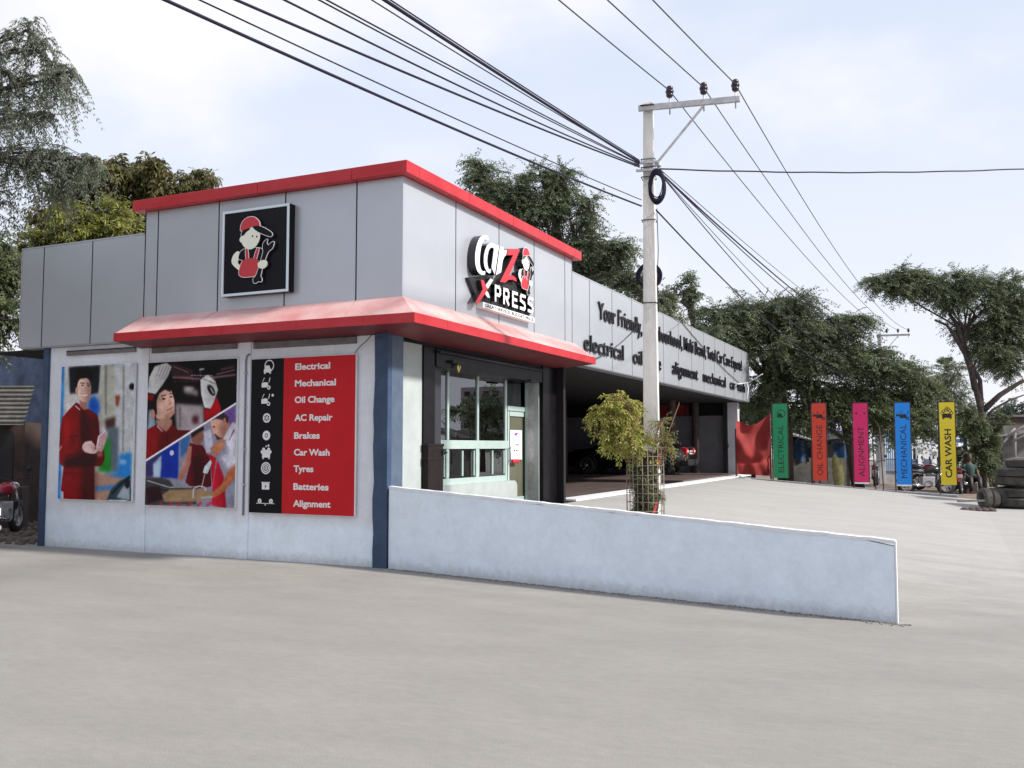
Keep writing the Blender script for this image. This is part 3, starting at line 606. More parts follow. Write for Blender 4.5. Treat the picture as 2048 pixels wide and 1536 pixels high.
p.line([(455, 700), (480, 830)], 10, (130, 20, 26), 4, .7); p.line([(300, 830), (250, 760)], 8, (80, 6, 12), 3, .7); p.line([(190, 1060), (430, 1075)], 8, (70, 6, 12), 3, .6)
p.line([(172, 780), (330, 760)], 6, (90, 10, 16), 2); p.line([(240, 765), (340, 770)], 8, (92, 10, 15), 2); p.ell(230, 700, 26, 90, (170, 30, 32), 8); p.line([(160, 880), (185, 840)], 8, (225, 190, 185), 1.5)
p.line([(305, 525), (345, 560)], 9, (225, 215, 210), 1); p.poly([(345, 470), (410, 480), (405, 555), (375, 560), (345, 530)], (172, 128, 112), 2)
p.ell(383, 400, 58, 100, (218, 182, 165), 1.5, shade=-.35); p.ell(322, 410, 12, 28, (200, 160, 142), 1.5)
p.poly([(312, 352), (318, 280), (345, 240), (400, 235), (442, 262), (460, 330), (448, 352), (440, 318), (395, 312), (350, 322), (330, 345)], (34, 24, 26), 1.8)
p.poly([(410, 330), (442, 340), (442, 430), (415, 480), (385, 490), (408, 430)], (160, 112, 98), 6, .55); p.ell(360, 340, 26, 18, (236, 205, 190), 6, .6); p.ell(398, 470, 24, 10, (190, 145, 128), 4, .6)
p.ell(370, 368, 9, 5, (50, 35, 35), .7); p.ell(418, 374, 9, 5, (50, 35, 35), .7); p.line([(352, 350), (388, 352)], 6, (70, 45, 40), .9); p.line([(405, 356), (434, 360)], 6, (70, 45, 40), .9)
p.line([(360, 436), (385, 448), (412, 440)], 9, (245, 238, 232), .8); p.line([(357, 432), (385, 441), (415, 434)], 3, (150, 80, 75), .6); p.line([(398, 380), (404, 408), (394, 412)], 4, (175, 130, 115), .9)
p.ell(410, 855, 55, 48, (222, 190, 184), 1.6); p.ell(445, 890, 40, 20, (228, 198, 192), 1.4); p.poly([(468, 880), (490, 765), (556, 722), (562, 800), (522, 900)], (196, 158, 158), 1.5); p.line([(478, 872), (498, 772), (552, 730)], 7, (240, 225, 225), 1)
p.line([(468, 850), (512, 862)], 14, (224, 190, 184), 2); p.line([(472, 875), (515, 890)], 13, (215, 176, 168), 2); p.line([(380, 820), (440, 810)], 12, (236, 208, 202), 2); p.poly([(470, 900), (525, 890), (530, 930), (490, 940)], (150, 96, 84), 3)
p.line([(430, 835), (440, 870)], 4, (150, 110, 105), 1); p.line([(455, 850), (450, 885)], 4, (150, 110, 105), 1)
PM1 = p.material('mechanic portrait print')
p = Paint(390, 500, [(900, 195), (1620, 170), (1585, 1370), (860, 1325)], (26, 16, 20))
for q in range(7): p.line([(1080, 200+q*14), (1260, 262+q*12)], 6, (150, 112, 112), 1.6, .7)
p.line([(1090, 312), (1330, 330), (1605, 300)], 16, (190, 150, 150), 3, .8); p.line([(1480, 260), (1600, 235)], 14, (170, 120, 125), 4, .8); p.line([(1100, 345), (1300, 350)], 8, (110, 85, 85), 3)
p.poly([(1180, 380), (1300, 420), (1300, 470), (1180, 440)], (150, 140, 135), 6); p.poly([(1110, 520), (1345, 540), (1345, 760), (1120, 760)], (172, 160, 160), 6); p.ell(1275, 655, 28, 36, (90, 50, 55), 6); p.line([(1150, 540), (1150, 720)], 14, (110, 105, 105), 4)
p.poly([(900, 570), (930, 560), (960, 700), (880, 760)], (150, 170, 185), 5)
p.poly([(935, 460), (960, 400), (1030, 375), (1085, 420), (1108, 500), (1106, 600), (1060, 650), (1000, 655), (960, 640), (940, 560)], (212, 170, 150), 1.4, shade=.35)
p.poly([(905, 560), (930, 455), (975, 385), (1030, 370), (1085, 402), (1075, 430), (1030, 410), (985, 440), (962, 500), (965, 600), (945, 620), (935, 570)], (32, 22, 26), 1.6)
p.poly([(1045, 610), (1100, 560), (1104, 600), (1060, 648), (1000, 655)], (150, 105, 90), 6, .6); p.ell(1010, 540, 30, 40, (228, 188, 168), 8, .6); p.ell(1040, 440, 34, 18, (230, 192, 172), 6, .6)
p.ell(932, 605, 18, 42, (190, 140, 122), 1.4); p.ell(1020, 484, 13, 7, (40, 28, 28), .8); p.ell(1080, 468, 10, 6, (40, 28, 28), .8); p.line([(1000, 462), (1040, 452)], 7, (55, 35, 32), 1); p.line([(1065, 446), (1092, 440)], 6, (55, 35, 32), 1)
p.line([(1058, 490), (1076, 520), (1060, 530)], 5, (165, 118, 100), 1.2); p.line([(1045, 578), (1090, 555)], 8, (160, 90, 85), 1.2); p.line([(985, 655), (1050, 655)], 10, (150, 110, 95), 3)
p.poly([(955, 650), (1085, 645), (1090, 720), (1040, 750), (970, 720)], (182, 138, 120), 2)
p.poly([(878, 730), (955, 690), (1040, 748), (1092, 680), (1130, 735), (1235, 740), (1100, 850), (870, 975)], (122, 18, 26), 1.5, shade=-.4); p.line([(965, 700), (1010, 745)], 9, (215, 205, 200), 1); p.line([(1045, 760), (1050, 860)], 8, (70, 8, 14), 2)
p.poly([(890, 430), (905, 310), (950, 222), (1050, 195), (1088, 228), (1060, 300), (1010, 375), (955, 445)], (196, 194, 190), 1.6, shade=-.2); 
for q in range(4): p.line([(1000+q*22, 215+q*5), (965+q*20, 300+q*10)], 4, (130, 128, 128), 1.2)
p.poly([(890, 440), (945, 450), (930, 500), (888, 490)], (130, 20, 30), 1.5)
p.poly([(1318, 330), (1380, 295), (1440, 350), (1462, 420), (1420, 540), (1400, 572), (1350, 560), (1322, 450)], (204, 202, 198), 1.5, shade=-.2); p.ell(1405, 420, 24, 50, (40, 34, 36), 1.6, rot=-.5); p.line([(1320, 250), (1320, 330)], 20, (60, 60, 65), 2); p.line([(1310, 255), (1350, 250)], 14, (180, 182, 185), 1.5)
p.poly([(1345, 570), (1400, 572), (1450, 470), (1482, 560), (1480, 600), (1350, 670)], (176, 22, 34), 1.6)
p.ell(930, 820, 40, 60, (150, 28, 36), 9, .6); p.poly([(1000, 740), (1100, 760), (1060, 880), (960, 930)], (84, 8, 16), 9, .6); p.ell(1390, 350, 40, 30, (232, 230, 226), 6, .7); p.line([(1340, 380), (1350, 540)], 16, (232, 230, 226), 4, .7); p.line([(1340, 330), (1440, 370)], 6, (120, 118, 118), 1.5); p.line([(1400, 400), (1425, 450)], 10, (200, 200, 205), 1.5)
p.line([(1240, 300), (1420, 305)], 5, (225, 190, 190), 1.2); p.line([(1450, 295), (1600, 262)], 5, (215, 170, 175), 1.2); p.line([(1100, 225), (1220, 275)], 3, (215, 180, 180), 1); p.ell(1230, 405, 40, 14, (195, 188, 182), 5)
tri = [(872, 972), (1610, 528), (1620, 1380), (850, 1340)]
p.poly(tri, (150, 148, 162), .8)
p.poly([(960, 930), (1140, 820), (1130, 1120), (985, 1110), (1000, 1000)], (30, 62, 160), 2.5); p.ell(1082, 915, 18, 22, (205, 205, 215), 1); p.poly([(872, 975), (990, 905), (980, 1100), (870, 1110)], (70, 66, 110), 5); p.poly([(930, 1000), (1000, 930), (985, 1110), (930, 1110)], (175, 195, 210), 3)
p.poly([(1150, 810), (1230, 770), (1210, 900), (1150, 960)], (70, 110, 160), 4); p.poly([(1440, 640), (1600, 545), (1600, 800), (1540, 700)], (120, 90, 150), 5)
p.poly([(1225, 840), (1330, 860), (1390, 960), (1400, 1190), (1250, 1210), (1190, 1150), (1230, 1000)], (98, 18, 34), 1.8, shade=-.3); p.poly([(1215, 870), (1245, 860), (1235, 1000), (1165, 1140), (1125, 1120), (1190, 990)], (186, 128, 108), 1.6)
p.poly([(1340, 760), (1400, 730), (1420, 900), (1360, 930)], (198, 196, 208), 2.2); p.ell(1290, 790, 52, 66, (150, 102, 88), 1.8); p.poly([(1235, 760), (1340, 705), (1345, 740), (1300, 760), (1245, 800)], (60, 44, 46), 2)
p.poly([(1395, 660), (1440, 640), (1520, 640), (1560, 700), (1540, 800), (1490, 815), (1450, 800), (1415, 760)], (205, 158, 138), 1.5, shade=-.3); p.poly([(1390, 665), (1430, 625), (1500, 600), (1545, 640), (1540, 690), (1490, 660), (1440, 650)], (72, 55, 60), 1.8)
p.poly([(1470, 700), (1545, 690), (1535, 800), (1485, 812)], (160, 108, 90), 7, .6); p.ell(1430, 690, 22, 16, (225, 180, 160), 4, .6)
p.ell(1425, 715, 10, 5, (45, 32, 32), .8); p.poly([(1425, 765), (1470, 800), (1500, 810), (1450, 820)], (90, 62, 55), 1.6); p.ell(1512, 672, 12, 28, (186, 132, 112), 1.2)
p.poly([(1500, 810), (1575, 680), (1605, 690), (1600, 1010), (1555, 1000), (1560, 900)], (202, 198, 208), 1.6, shade=-.2); p.line([(1545, 830), (1590, 740)], 9, (120, 22, 40), 1)
p.poly([(1390, 890), (1450, 830), (1530, 815), (1500, 890), (1440, 960)], (186, 128, 100), 1.6); p.poly([(1350, 930), (1400, 940), (1440, 965), (1410, 1190), (1390, 960)], (190, 30, 50), 1.6); p.poly([(1450, 980), (1500, 1110), (1520, 1370), (1400, 1340), (1410, 1190)], (182, 28, 52), 2, shade=-.3)
p.poly([(1400, 1250), (1480, 1180), (1560, 1030), (1598, 1010), (1590, 1130), (1500, 1240), (1410, 1290)], (180, 108, 74), 1.6)
p.ell(1555, 860, 26, 110, (238, 236, 242), 9, .7); p.poly([(1480, 960), (1600, 900), (1600, 1010), (1540, 1060)], (228, 226, 232), 6, .8); p.line([(1440, 870), (1500, 850)], 16, (222, 168, 140), 5, .7); p.line([(1200, 930), (1160, 1080)], 14, (214, 160, 140), 5, .7); p.poly([(1240, 950), (1330, 930), (1340, 1180), (1250, 1190)], (52, 10, 24), 9, .6); p.line([(1430, 1240), (1570, 1120)], 16, (214, 148, 112), 5, .7)
p.poly([(860, 1110), (1000, 1110), (1260, 1200), (1280, 1330), (860, 1330)], (78, 74, 74), 2.5); p.line([(880, 1130), (1060, 1190), (1300, 1190)], 8, (190, 192, 195), 1.2); p.line([(900, 1180), (1100, 1230)], 6, (30, 28, 30), 1.2); p.poly([(1060, 1130), (1180, 1150), (1240, 1200), (1100, 1190)], (150, 150, 155), 2)
p.poly([(870, 1190), (980, 1180), (1010, 1280), (880, 1320)], (58, 30, 40), 3)
p.poly([(1000, 1250), (1060, 1210), (1330, 1210), (1420, 1240), (1400, 1290), (1240, 1310), (1020, 1305)], (166, 138, 106), 2); p.line([(1250, 1280), (1255, 1205), (1300, 1185), (1345, 1195), (1355, 1225)], 9, (205, 210, 212), .9); p.line([(1320, 1200), (1350, 1080)], 6, (215, 218, 220), .9); p.poly([(1330, 1080), (1345, 1030), (1395, 975), (1405, 1000), (1370, 1090)], (200, 215, 215), 1); p.line([(1320, 1280), (1410, 1275)], 16, (180, 180, 182), 1.4)
for q in range(8): p.line([(880+q*80, 1345), (920+q*80, 1318)], 22, (190, 60, 75), 2.2, .8)
p.line([(872, 972), (1610, 528)], 15, (238, 238, 238), .7)
PM2 = p.material('two mechanics print')

def poster(label, x0, x1, z0, z1, pm):
    t = thing('wall_poster', label, 'poster', ((x0+x1)/2, -.02, z0), group='large service posters on the front wall')
    w = MB(); w.box(x0, x1, -.058, -.02, z0, z1); w.build('board', M['white'], t, bevel=.002)
    if pm:
        w = MB(); e_ = .008; w.add([(x0+e_, -.0605, z0+e_), (x1-e_, -.0605, z0+e_), (x1-e_, -.0605, z1-e_), (x0+e_, -.0605, z1-e_)], [(0, 1, 2, 3)])
        ob = w.build('print', pm, t); uv = ob.data.uv_layers.new(name='UVMap')
        for i, c_ in enumerate([(0, 0), (1, 0), (1, 1), (0, 1)]): uv.data[i].uv = c_
    return t
poster('poster of a smiling mechanic in dark red overalls holding a tablet', -6.07, -4.46, .76, 2.89, PM1)
poster('poster split by a white diagonal with mechanics working under a car', -4.19, -2.44, .71, 2.88, PM2)
px0, px1, pz0, pz1 = -2.19, -.39, .66, 2.85
t3 = poster('red and black poster listing nine car services in white lettering', px0, px1, pz0, pz1, None)
ex = px0+.325*(px1-px0)
M['postred'] = mat('poster red', (.52, .012, .018), .45, 0, (.47, .011, .016), 3, spec=.15); M['postblack'] = mat('poster black', (.005, .005, .007), .45, spec=.12)
w = MB(); w.box(px0+.006, ex, -.0605, -.0585, pz0+.006, pz1-.006); w.build('black_column_print', M['postblack'], t3)
w = MB(); w.box(ex+.0005, px1-.006, -.0605, -.0585, pz0+.006, pz1-.006); w.build('red_print', M['postred'], t3)
PH = pz1-pz0; M['ptext'] = mat('poster lettering', (.72, .70, .70), .4)
rows = [('Electrical', .062, .60), ('Mechanical', .168, .70), ('Oil Change', .273, .68), ('AC Repair', .387, .65), ('Brakes', .500, .44), ('Car Wash', .606, .61), ('Tyres', .710, .34), ('Batteries', .822, .60), ('Alignment', .928, .635)]
tx = px0+.435*(px1-px0)
for s_, fr_, wd in rows:
    w = MB(); zc = pz1-fr_*PH; put_text(w, s_, FN(tx, zc-.045, -.061), width=wd*.98*(px1-ex)/1.18*.98, height=.088, extrude=.0004, bold=.032); w.build('lettering', M['ptext'], t3)
# little white icons
def disc(mb, cx, cz, r, y, n=20, r2=0, d=.001):
    t = [2*pi*i/n for i in range(n)]
    if r2 <= 0: mb.prism([(cx+r*cos(a), cz+r*sin(a)) for a in t], lambda u, v, q: (u, y-q, v), 0, d)
    else:
        V = [(cx+rr*cos(a), y-d, cz+rr*sin(a)) for rr in (r, r2) for a in t]; mb.add(V, [(i, (i+1) % n, n+(i+1) % n, n+i) for i in range(n)])
def rect(mb, x0, x1, z0, z1, y, d=.001): mb.box(x0, x1, y-d, y, z0, z1)
def icon_car_front(mb, cx, cz, s, y, d=.001):
    P = lambda pts: mb.prism([(cx+a*s, cz+b_*s) for a, b_ in pts], lambda u, v, q: (u, y-q, v), 0, d)
    P([(-.5, -.35), (.5, -.35), (.5, .0), (.36, .12), (-.36, .12), (-.5, .0)]); P([(-.36, .13), (.36, .13), (.24, .42), (-.24, .42)])
    P([(-.46, -.5), (-.28, -.5), (-.28, -.36), (-.46, -.36)]); P([(.28, -.5), (.46, -.5), (.46, -.36), (.28, -.36)])
def icon_car_side(mb, cx, cz, s, y, d=.001):
    P = lambda pts: mb.prism([(cx+a*s, cz+b_*s) for a, b_ in pts], lambda u, v, q: (u, y-q, v), 0, d)
    P([(-.6, -.3), (.15, -.3), (.15, .12), (-.1, .2), (-.6, .12)]); P([(-.55, .2), (-.5, .2), (-.25, .6), (-.32, .62)]); P([(.2, .15), (.28, .15), (.42, .6), (.34, .62)])
    disc(mb, cx+.25*s, cz-.32*s, .2*s, y, r2=.09*s, d=d)
icx = px0+.165*(px1-px0); yI = -.0605
for i, (s_, fr_, wd) in enumerate(rows):
    w = MB(); zc = pz1-fr_*PH
    if i == 0: icon_car_front(w, icx+.0, zc-.02, .13, yI); disc(w, icx+.03, zc+.03, .085, yI, r2=.07, d=.0012)
    elif i in (1, 2): icon_car_side(w, icx-.01, zc, .15, yI); (disc(w, icx+.10, zc+.07, .02, yI) if i == 2 else None)
    elif i == 3:
        disc(w, icx, zc, .068, yI, r2=.045); [w.prism([(icx+cos(a)*.06+cos(a+1.57)*.005, zc+sin(a)*.06+sin(a+1.57)*.005), (icx-cos(a)*.06+cos(a+1.57)*.005, zc-sin(a)*.06+sin(a+1.57)*.005), (icx-cos(a)*.06-cos(a+1.57)*.005, zc-sin(a)*.06-sin(a+1.57)*.005), (icx+cos(a)*.06-cos(a+1.57)*.005, zc+sin(a)*.06-sin(a+1.57)*.005)], lambda u, v, q: (u, yI-q, v), 0, .0013+.0001*a) for a in (0, 1.05, 2.1)]
    elif i == 4: disc(w, icx, zc, .068, yI, r2=.03); disc(w, icx, zc, .018, yI)
    elif i == 5: icon_car_front(w, icx, zc-.03, .14, yI); [disc(w, icx+a, zc+b_, .026, yI, d=.0013) for a, b_ in ((-.07, .0), (.07, .0), (-.045, .035), (.045, .035))]; disc(w, icx+.0, zc+.08, .012, yI); disc(w, icx+.04, zc+.09, .015, yI)
    elif i == 6: disc(w, icx, zc, .085, yI, r2=.066); disc(w, icx, zc, .055, yI, r2=.040); disc(w, icx, zc, .026, yI, r2=.012)
    elif i == 7: rect(w, icx-.065, icx+.065, zc-.055, zc+.035, yI); rect(w, icx-.075, icx+.075, zc+.038, zc+.05, yI)
    else: rect(w, icx-.16, icx+.16, zc-.022, zc-.014, yI); disc(w, icx-.10, zc+.014, .034, yI, r2=.01); disc(w, icx+.10, zc+.014, .034, yI, r2=.01); w.prism([(icx-.015, zc-.045), (icx+.015, zc-.045), (icx, zc-.024)], lambda u, v, q: (u, yI-q, v), 0, .001)
    w.build('icon', M['ptext'], t3)
    if i == 7:
        w = MB(); w.prism([(icx+.01, zc+.02), (icx-.02, zc-.015), (icx, zc-.01), (icx-.01, zc-.045), (icx+.022, zc-.002), (icx+.003, zc-.005)], lambda u, v, q: (u, yI-q, v), .0011, .0022); w.build('icon_mark', M['postblack'], t3)

# square emblem sign: a plain generic mechanic figure in raised acrylic
sx0, sx1, sz0, sz1 = -2.62, -1.42, 3.755, 5.0
es = thing('emblem_sign', 'square black sign with a red capped mechanic figure holding a spanner, above the canopy', 'sign', ((sx0+sx1)/2, -.1, sz0))
w = MB(); w.box(sx0, sx1, -.22, FY-.001, sz0, sz1); w.build('sign_box', M['signblack'], es)
fw_ = .036
for a in ((sx0, sx1, sz0, sz0+fw_), (sx0, sx1, sz1-fw_, sz1), (sx0, sx0+fw_, sz0+fw_+.001, sz1-fw_-.001), (sx1-fw_, sx1, sz0+fw_+.001, sz1-fw_-.001)):
    w = MB(); w.box(a[0], a[1], -.235, -.2205, a[2], a[3]); w.build('frame_bar', M['frame_light'], es, bevel=.003)
def smooth_poly(pts, it=2):
    for _ in range(it):
        q = []; n_ = len(pts)
        for i in range(n_):
            a, b_ = pts[i], pts[(i+1) % n_]; q += [(a[0]*.78+b_[0]*.22, a[1]*.78+b_[1]*.22), (a[0]*.22+b_[0]*.78, a[1]*.22+b_[1]*.78)]
        pts = q
    return pts
def offset(pts, d):
    n_ = len(pts); A = sum(pts[i][0]*pts[(i+1) % n_][1]-pts[(i+1) % n_][0]*pts[i][1] for i in range(n_)); s_ = 1 if A > 0 else -1; out = []
    for i in range(n_):
        a, b_, c_ = pts[i-1], pts[i], pts[(i+1) % n_]; t_ = Vector((c_[0]-a[0], c_[1]-a[1])); 
        if t_.length < 1e-9: out.append(b_); continue
        t_.normalize(); out.append((b_[0]+t_.y*d*s_, b_[1]-t_.x*d*s_))
    return out
def mechanic(root, fn, S, o0, depth, pre=''):
    """generic mechanic badge in a unit square, y up; layers stepped out by small amounts"""
    lay = [('arm', [(.14, .62), (.24, .70), (.30, .60), (.22, .46), (.33, .36), (.28, .28), (.10, .46)], 'cream', 0), 
           ('shirt', [(.27, .66), (.36, .72), (.64, .71), (.74, .64), (.70, .46), (.66, .34), (.32, .34), (.34, .50), (.24, .52)], 'signblack', 0),
           ('overalls', [(.30, .46), (.40, .52), (.58, .51), (.68, .42), (.66, .16), (.24, .16)], 'signred', 1),
           ('strap', [(.38, .72), (.43, .72), (.45, .46), (.40, .46)], 'signred', 2), ('strap', [(.60, .71), (.65, .69), (.58, .44), (.53, .46)], 'signred', 2),
           ('spanner', [(.60, .02), (.65, .06), (.70, .03), (.71, .10), (.67, .15), (.80, .60), (.90, .66), (.93, .80), (.86, .77), (.82, .72), (.78, .78), (.81, .86), (.72, .80), (.71, .68), (.73, .62), (.60, .16), (.54, .12), (.55, .03)], 'signblack', 3),
           ('hand', [(.62, .40), (.70, .46), (.80, .44), (.81, .34), (.74, .28), (.64, .31)], 'cream', 4)]
    hd = [('head', [(.30, .84), (.32, 1.06), (.42, 1.14), (.56, 1.14), (.66, 1.04), (.66, .86), (.58, .72), (.48, .68), (.38, .72)], 'cream', 3), ('ear', [(.26, .90), (.30, .98), (.35, .94), (.34, .84), (.29, .84)], 'cream', 2),
          ('hair', [(.29, .96), (.33, 1.10), (.44, 1.16), (.48, 1.08), (.40, 1.04), (.36, .98)], 'signblack', 4),
          ('cap', [(.28, 1.06), (.30, 1.22), (.40, 1.32), (.54, 1.32), (.64, 1.22), (.66, 1.10), (.50, 1.12), (.36, 1.08)], 'signred', 5), ('visor', [(.50, 1.13), (.66, 1.13), (.90, .96), (.88, .88), (.78, .92), (.60, 1.02)], 'signblack', 6)]
    for nm, pts, mk, l_ in lay+hd:
        pts = smooth_poly([(a*S, b_*S) for a, b_ in pts]); w0 = o0; st = depth*.06
        h_ = w0+depth+st*l_
        if mk != 'cream':
            w = MB(); a = offset(pts, .011*S); w.cur = 1; w.prism(a, fn, w0, h_-.004); w.cur = 0; w.prism(a, fn, h_-.0038, h_); w.build(nm+'_outline', [M['signwhite'], M['return']], root)
            w = MB(); w.prism(pts, fn, h_+.0003, h_+.003); w.build(nm, M[mk], root)
        else:
            w = MB(); w.cur = 1; w.prism(pts, fn, w0, h_-.002); w.cur = 0; w.prism(pts, fn, h_-.0018, h_+.003); w.build(nm, [M[mk], M['return']], root)
    for ex_, ey in ((.52, .94), (.60, .92)):
        w = MB(); w.prism([(ex_*S+.012*S*cos(t), ey*S+.02*S*sin(t)) for t in np.linspace(0, 2*pi, 10, endpoint=False)], fn, o0+depth*1.2+.003, o0+depth*1.2+.006); w.build('eye', M['signblack'], root)
mechanic(es, lambda u, v, q: (sx0+.10+u*1.28, -.2205-q, sz0+.13+v), .74, 0, .04)

# raised three dimensional logo sign on the right fascia
LX0, LX1 = FX+.003, .50
ls = thing('logo_sign', 'raised red, white and black shop logo lettering on the white side fascia', 'sign', (FX, 2.9, 3.7))
def lp(x, y, X=LX1): q = on_x(930+x/7.3125, 450+y/7.3125, X); return (q.y, q.z)
def logo(pts, m, name, x0=None, x1=LX1, sm=0):
    P = [lp(*a) for a in pts]
    if sm: P = smooth_poly(P, sm)
    w = MB(); w.cur = 1; w.prism(P, lambda u, v, q: (q, u, v), LX0 if x0 is None else x0, x1-.004); w.cur = 0; w.prism(P, lambda u, v, q: (q, u, v), x1-.0035, x1); return w.build(name, [m, M['return']], ls)
logo([(120, 760), (400, 735), (560, 830), (760, 820), (1000, 960), (1010, 1345), (300, 1120), (250, 1090), (215, 1000)], M['matblack'], 'backing', x1=FX+.06)
logo([(345, 215), (335, 165), (290, 146), (245, 158), (205, 205), (175, 290), (155, 390), (148, 490), (156, 590), (180, 670), (215, 715), (258, 732), (292, 725), (300, 672), (262, 680), (238, 655), (222, 610), (214, 530), (220, 430), (232, 340), (250, 268), (275, 222), (305, 206), (325, 222)], M['signwhite'], 'letter', sm=1)
logo([(440, 290), (405, 262), (362, 266), (325, 295), (295, 370), (278, 450), (276, 540), (290, 620), (318, 680), (350, 708), (378, 700), (384, 640), (352, 645), (334, 600), (326, 530), (332, 450), (350, 370), (378, 330), (408, 330), (425, 345), (388, 620), (437, 728), (498, 302)], M['signwhite'], 'letter')
logo([(512, 312), (456, 732), (528, 690), (552, 520), (575, 462), (603, 436), (612, 362), (585, 362), (563, 392), (568, 328)], M['signwhite'], 'letter')
logo([(622, 348), (800, 350), (795, 385), (650, 735), (705, 740), (745, 772), (758, 830), (700, 800), (640, 800), (590, 842), (512, 832), (706, 440), (618, 442)], M['signred'], 'letter')
logo([(232, 805), (272, 803), (332, 945), (205, 1142), (150, 1132), (262, 942)], M['signred'], 'letter')
logo([(372, 780), (416, 800), (336, 935), (300, 885)], M['signwhite'], 'letter'); logo([(318, 962), (340, 985), (370, 1066), (335, 1062), (296, 1008)], M['signwhite'], 'letter')
y0, zb_ = 2.37, 3.885
def strokes(segs, x0_, wd, ht_, th_):
    w = MB()
    for i, (a, b_) in enumerate(segs):
        a = Vector((x0_+a[0]*wd, zb_+a[1]*ht_)); b_ = Vector((x0_+b_[0]*wd, zb_+b_[1]*ht_)); d_ = (b_-a).normalized(); n_ = Vector((-d_.y, d_.x))*th_/2; e_ = d_*th_/2
        P = [a+n_-e_, a-n_-e_, b_-n_+e_, b_+n_+e_]
        w.cur = 1; w.prism([tuple(q) for q in P], lambda u, v, q: (q, u, v), FX+.061, LX1-.004-i*.0004); w.cur = 0; w.prism([tuple(q) for q in P], lambda u, v, q: (q, u, v), LX1-.0035-i*.0004, LX1-i*.0004)
    w.build('letter', [M['signwhite'], M['return']], ls)
GL = {'P': [((0, 0), (0, 1)), ((0, 1), (.8, 1)), ((.8, 1), (1, .85)), ((1, .85), (1, .58)), ((1, .58), (.8, .42)), ((.8, .42), (0, .42))],
      'R': [((0, 0), (0, 1)), ((0, 1), (.8, 1)), ((.8, 1), (1, .85)), ((1, .85), (1, .58)), ((1, .58), (.8, .42)), ((.8, .42), (0, .42)), ((.4, .42), (1, 0))],
      'E': [((0, 0), (0, 1)), ((0, 1), (1, 1)), ((0, .5), (.85, .5)), ((0, 0), (1, 0))],
      'S': [((1, 1), (.15, 1)), ((.15, 1), (0, .85)), ((0, .85), (0, .6)), ((0, .6), (.85, .45)), ((.85, .45), (1, .3)), ((1, .3), (1, .1)), ((1, .1), (.85, 0)), ((.85, 0), (0, 0))]}
for c_, yy_ in zip('PRESS', (2.42, 2.73, 3.06, 3.37, 3.69)): strokes(GL[c_], yy_, .17, .215, .05)
w = MB(); w.box(FX+.003, .48, 2.03, 3.99, 3.715, 3.80); w.build('tagline_strip', M['signwhite'], ls, bevel=.003)
w = MB(); put_text(w, 'GREAT SERVICE, BUDGET PRICE.', RN(2.08, 3.733, .4805), width=1.88, height=.05, extrude=.0008, bold=.015); tag(w.build('tagline_lettering', M['signblack'], ls), kind='stuff')
mechanic(ls, lambda u, v, q: (FX+.05+q, 3.20+u*1.25, 4.13+v), .60, 0, .085)

# black raised lettering along the garage fascia, one mesh per letter
def fascia_text(s_, label, y0, y1, zb, cap, grp=None):
    t = thing('fascia_lettering', label, 'lettering', (FX, y0, zb)); k_ = dict(size=1., extrude=.5, bold=.006)
    tot = text_width(s_, **k_); kx = (y1-y0)/tot; chh = max(v[1] for v in text_geo('E', **k_)[0]); ky = cap/chh
    for i, ch in enumerate(s_):
        if ch == ' ': continue
        off = text_width(s_[:i], **k_) if i else 0
        V, F = text_geo(ch, **k_); w = MB(); w.add([(FX+.012+(v[2]+.5)*.028, y0+(off+v[0])*kx, zb+v[1]*ky) for v in V], F); w.build('letter', M['letter'], t)
fascia_text('Your Friendly, Neighbourhood, Multi Brand, Total Car Care Experts!', 'upper line of black raised lettering along the white garage fascia', 7.5, 22.3, 4.23, .36)
t = 0
for s_, a, b_ in (('electrical', 6.62, 9.16), ('oil', 9.8, 10.55), ('change', 10.85, 12.1), ('alignment', 13.15, 15.9), ('mechanical', 16.5, 19.65), ('car', 20.25, 21.1), ('wash', 21.45, 22.8)):
    fascia_text(s_, 'black raised word %s in the lower line on the garage fascia' % s_, a, b_, 3.50, .33)

# notice taped on the door
nt_ = thing('door_notice', 'white printed notice taped on the shop door glass', 'notice', (SX+.03, 4.75, 1.55))
w = MB(); w.box(SX+.022, SX+.026, 4.72, 5.23, 1.36, 1.90); w.build('sheet', M['white'], nt_)
w = MB(); w.box(SX+.0262, SX+.027, 4.90, 5.0, 1.80, 1.83); w.box(SX+.0262, SX+.027, 4.93, 5.05, 1.83, 1.85); w.build('print_mark', mat('magenta print', (.3, .02, .25), .5), nt_)
w = MB(); put_text(w, 'O Timings', RN(4.84, 1.62, SX+.0262), width=.26, height=.04, extrude=.0004); w.build('lettering', M['letter'], nt_)
w = MB(); w.box(SX+.0262, SX+.027, 4.86, 4.92, 1.51, 1.54); w.box(SX+.0262, SX+.027, 4.97, 5.03, 1.51, 1.54); w.build('print_lines', M['letter'], nt_)
w = MB(); w.box(SX+.02, SX+.10, 4.70, 4.98, 1.30, 1.37); w.build('x', M['signred'], None, loc=(SX+.05, 4.84, 1.33), bevel=.02)
bx = bpy.data.objects['x']; bx.name = 'letter_tray'; bx.data.name = 'letter_tray'; tag(bx, 'small red tray fixed under the white notice on the door', 'tray')
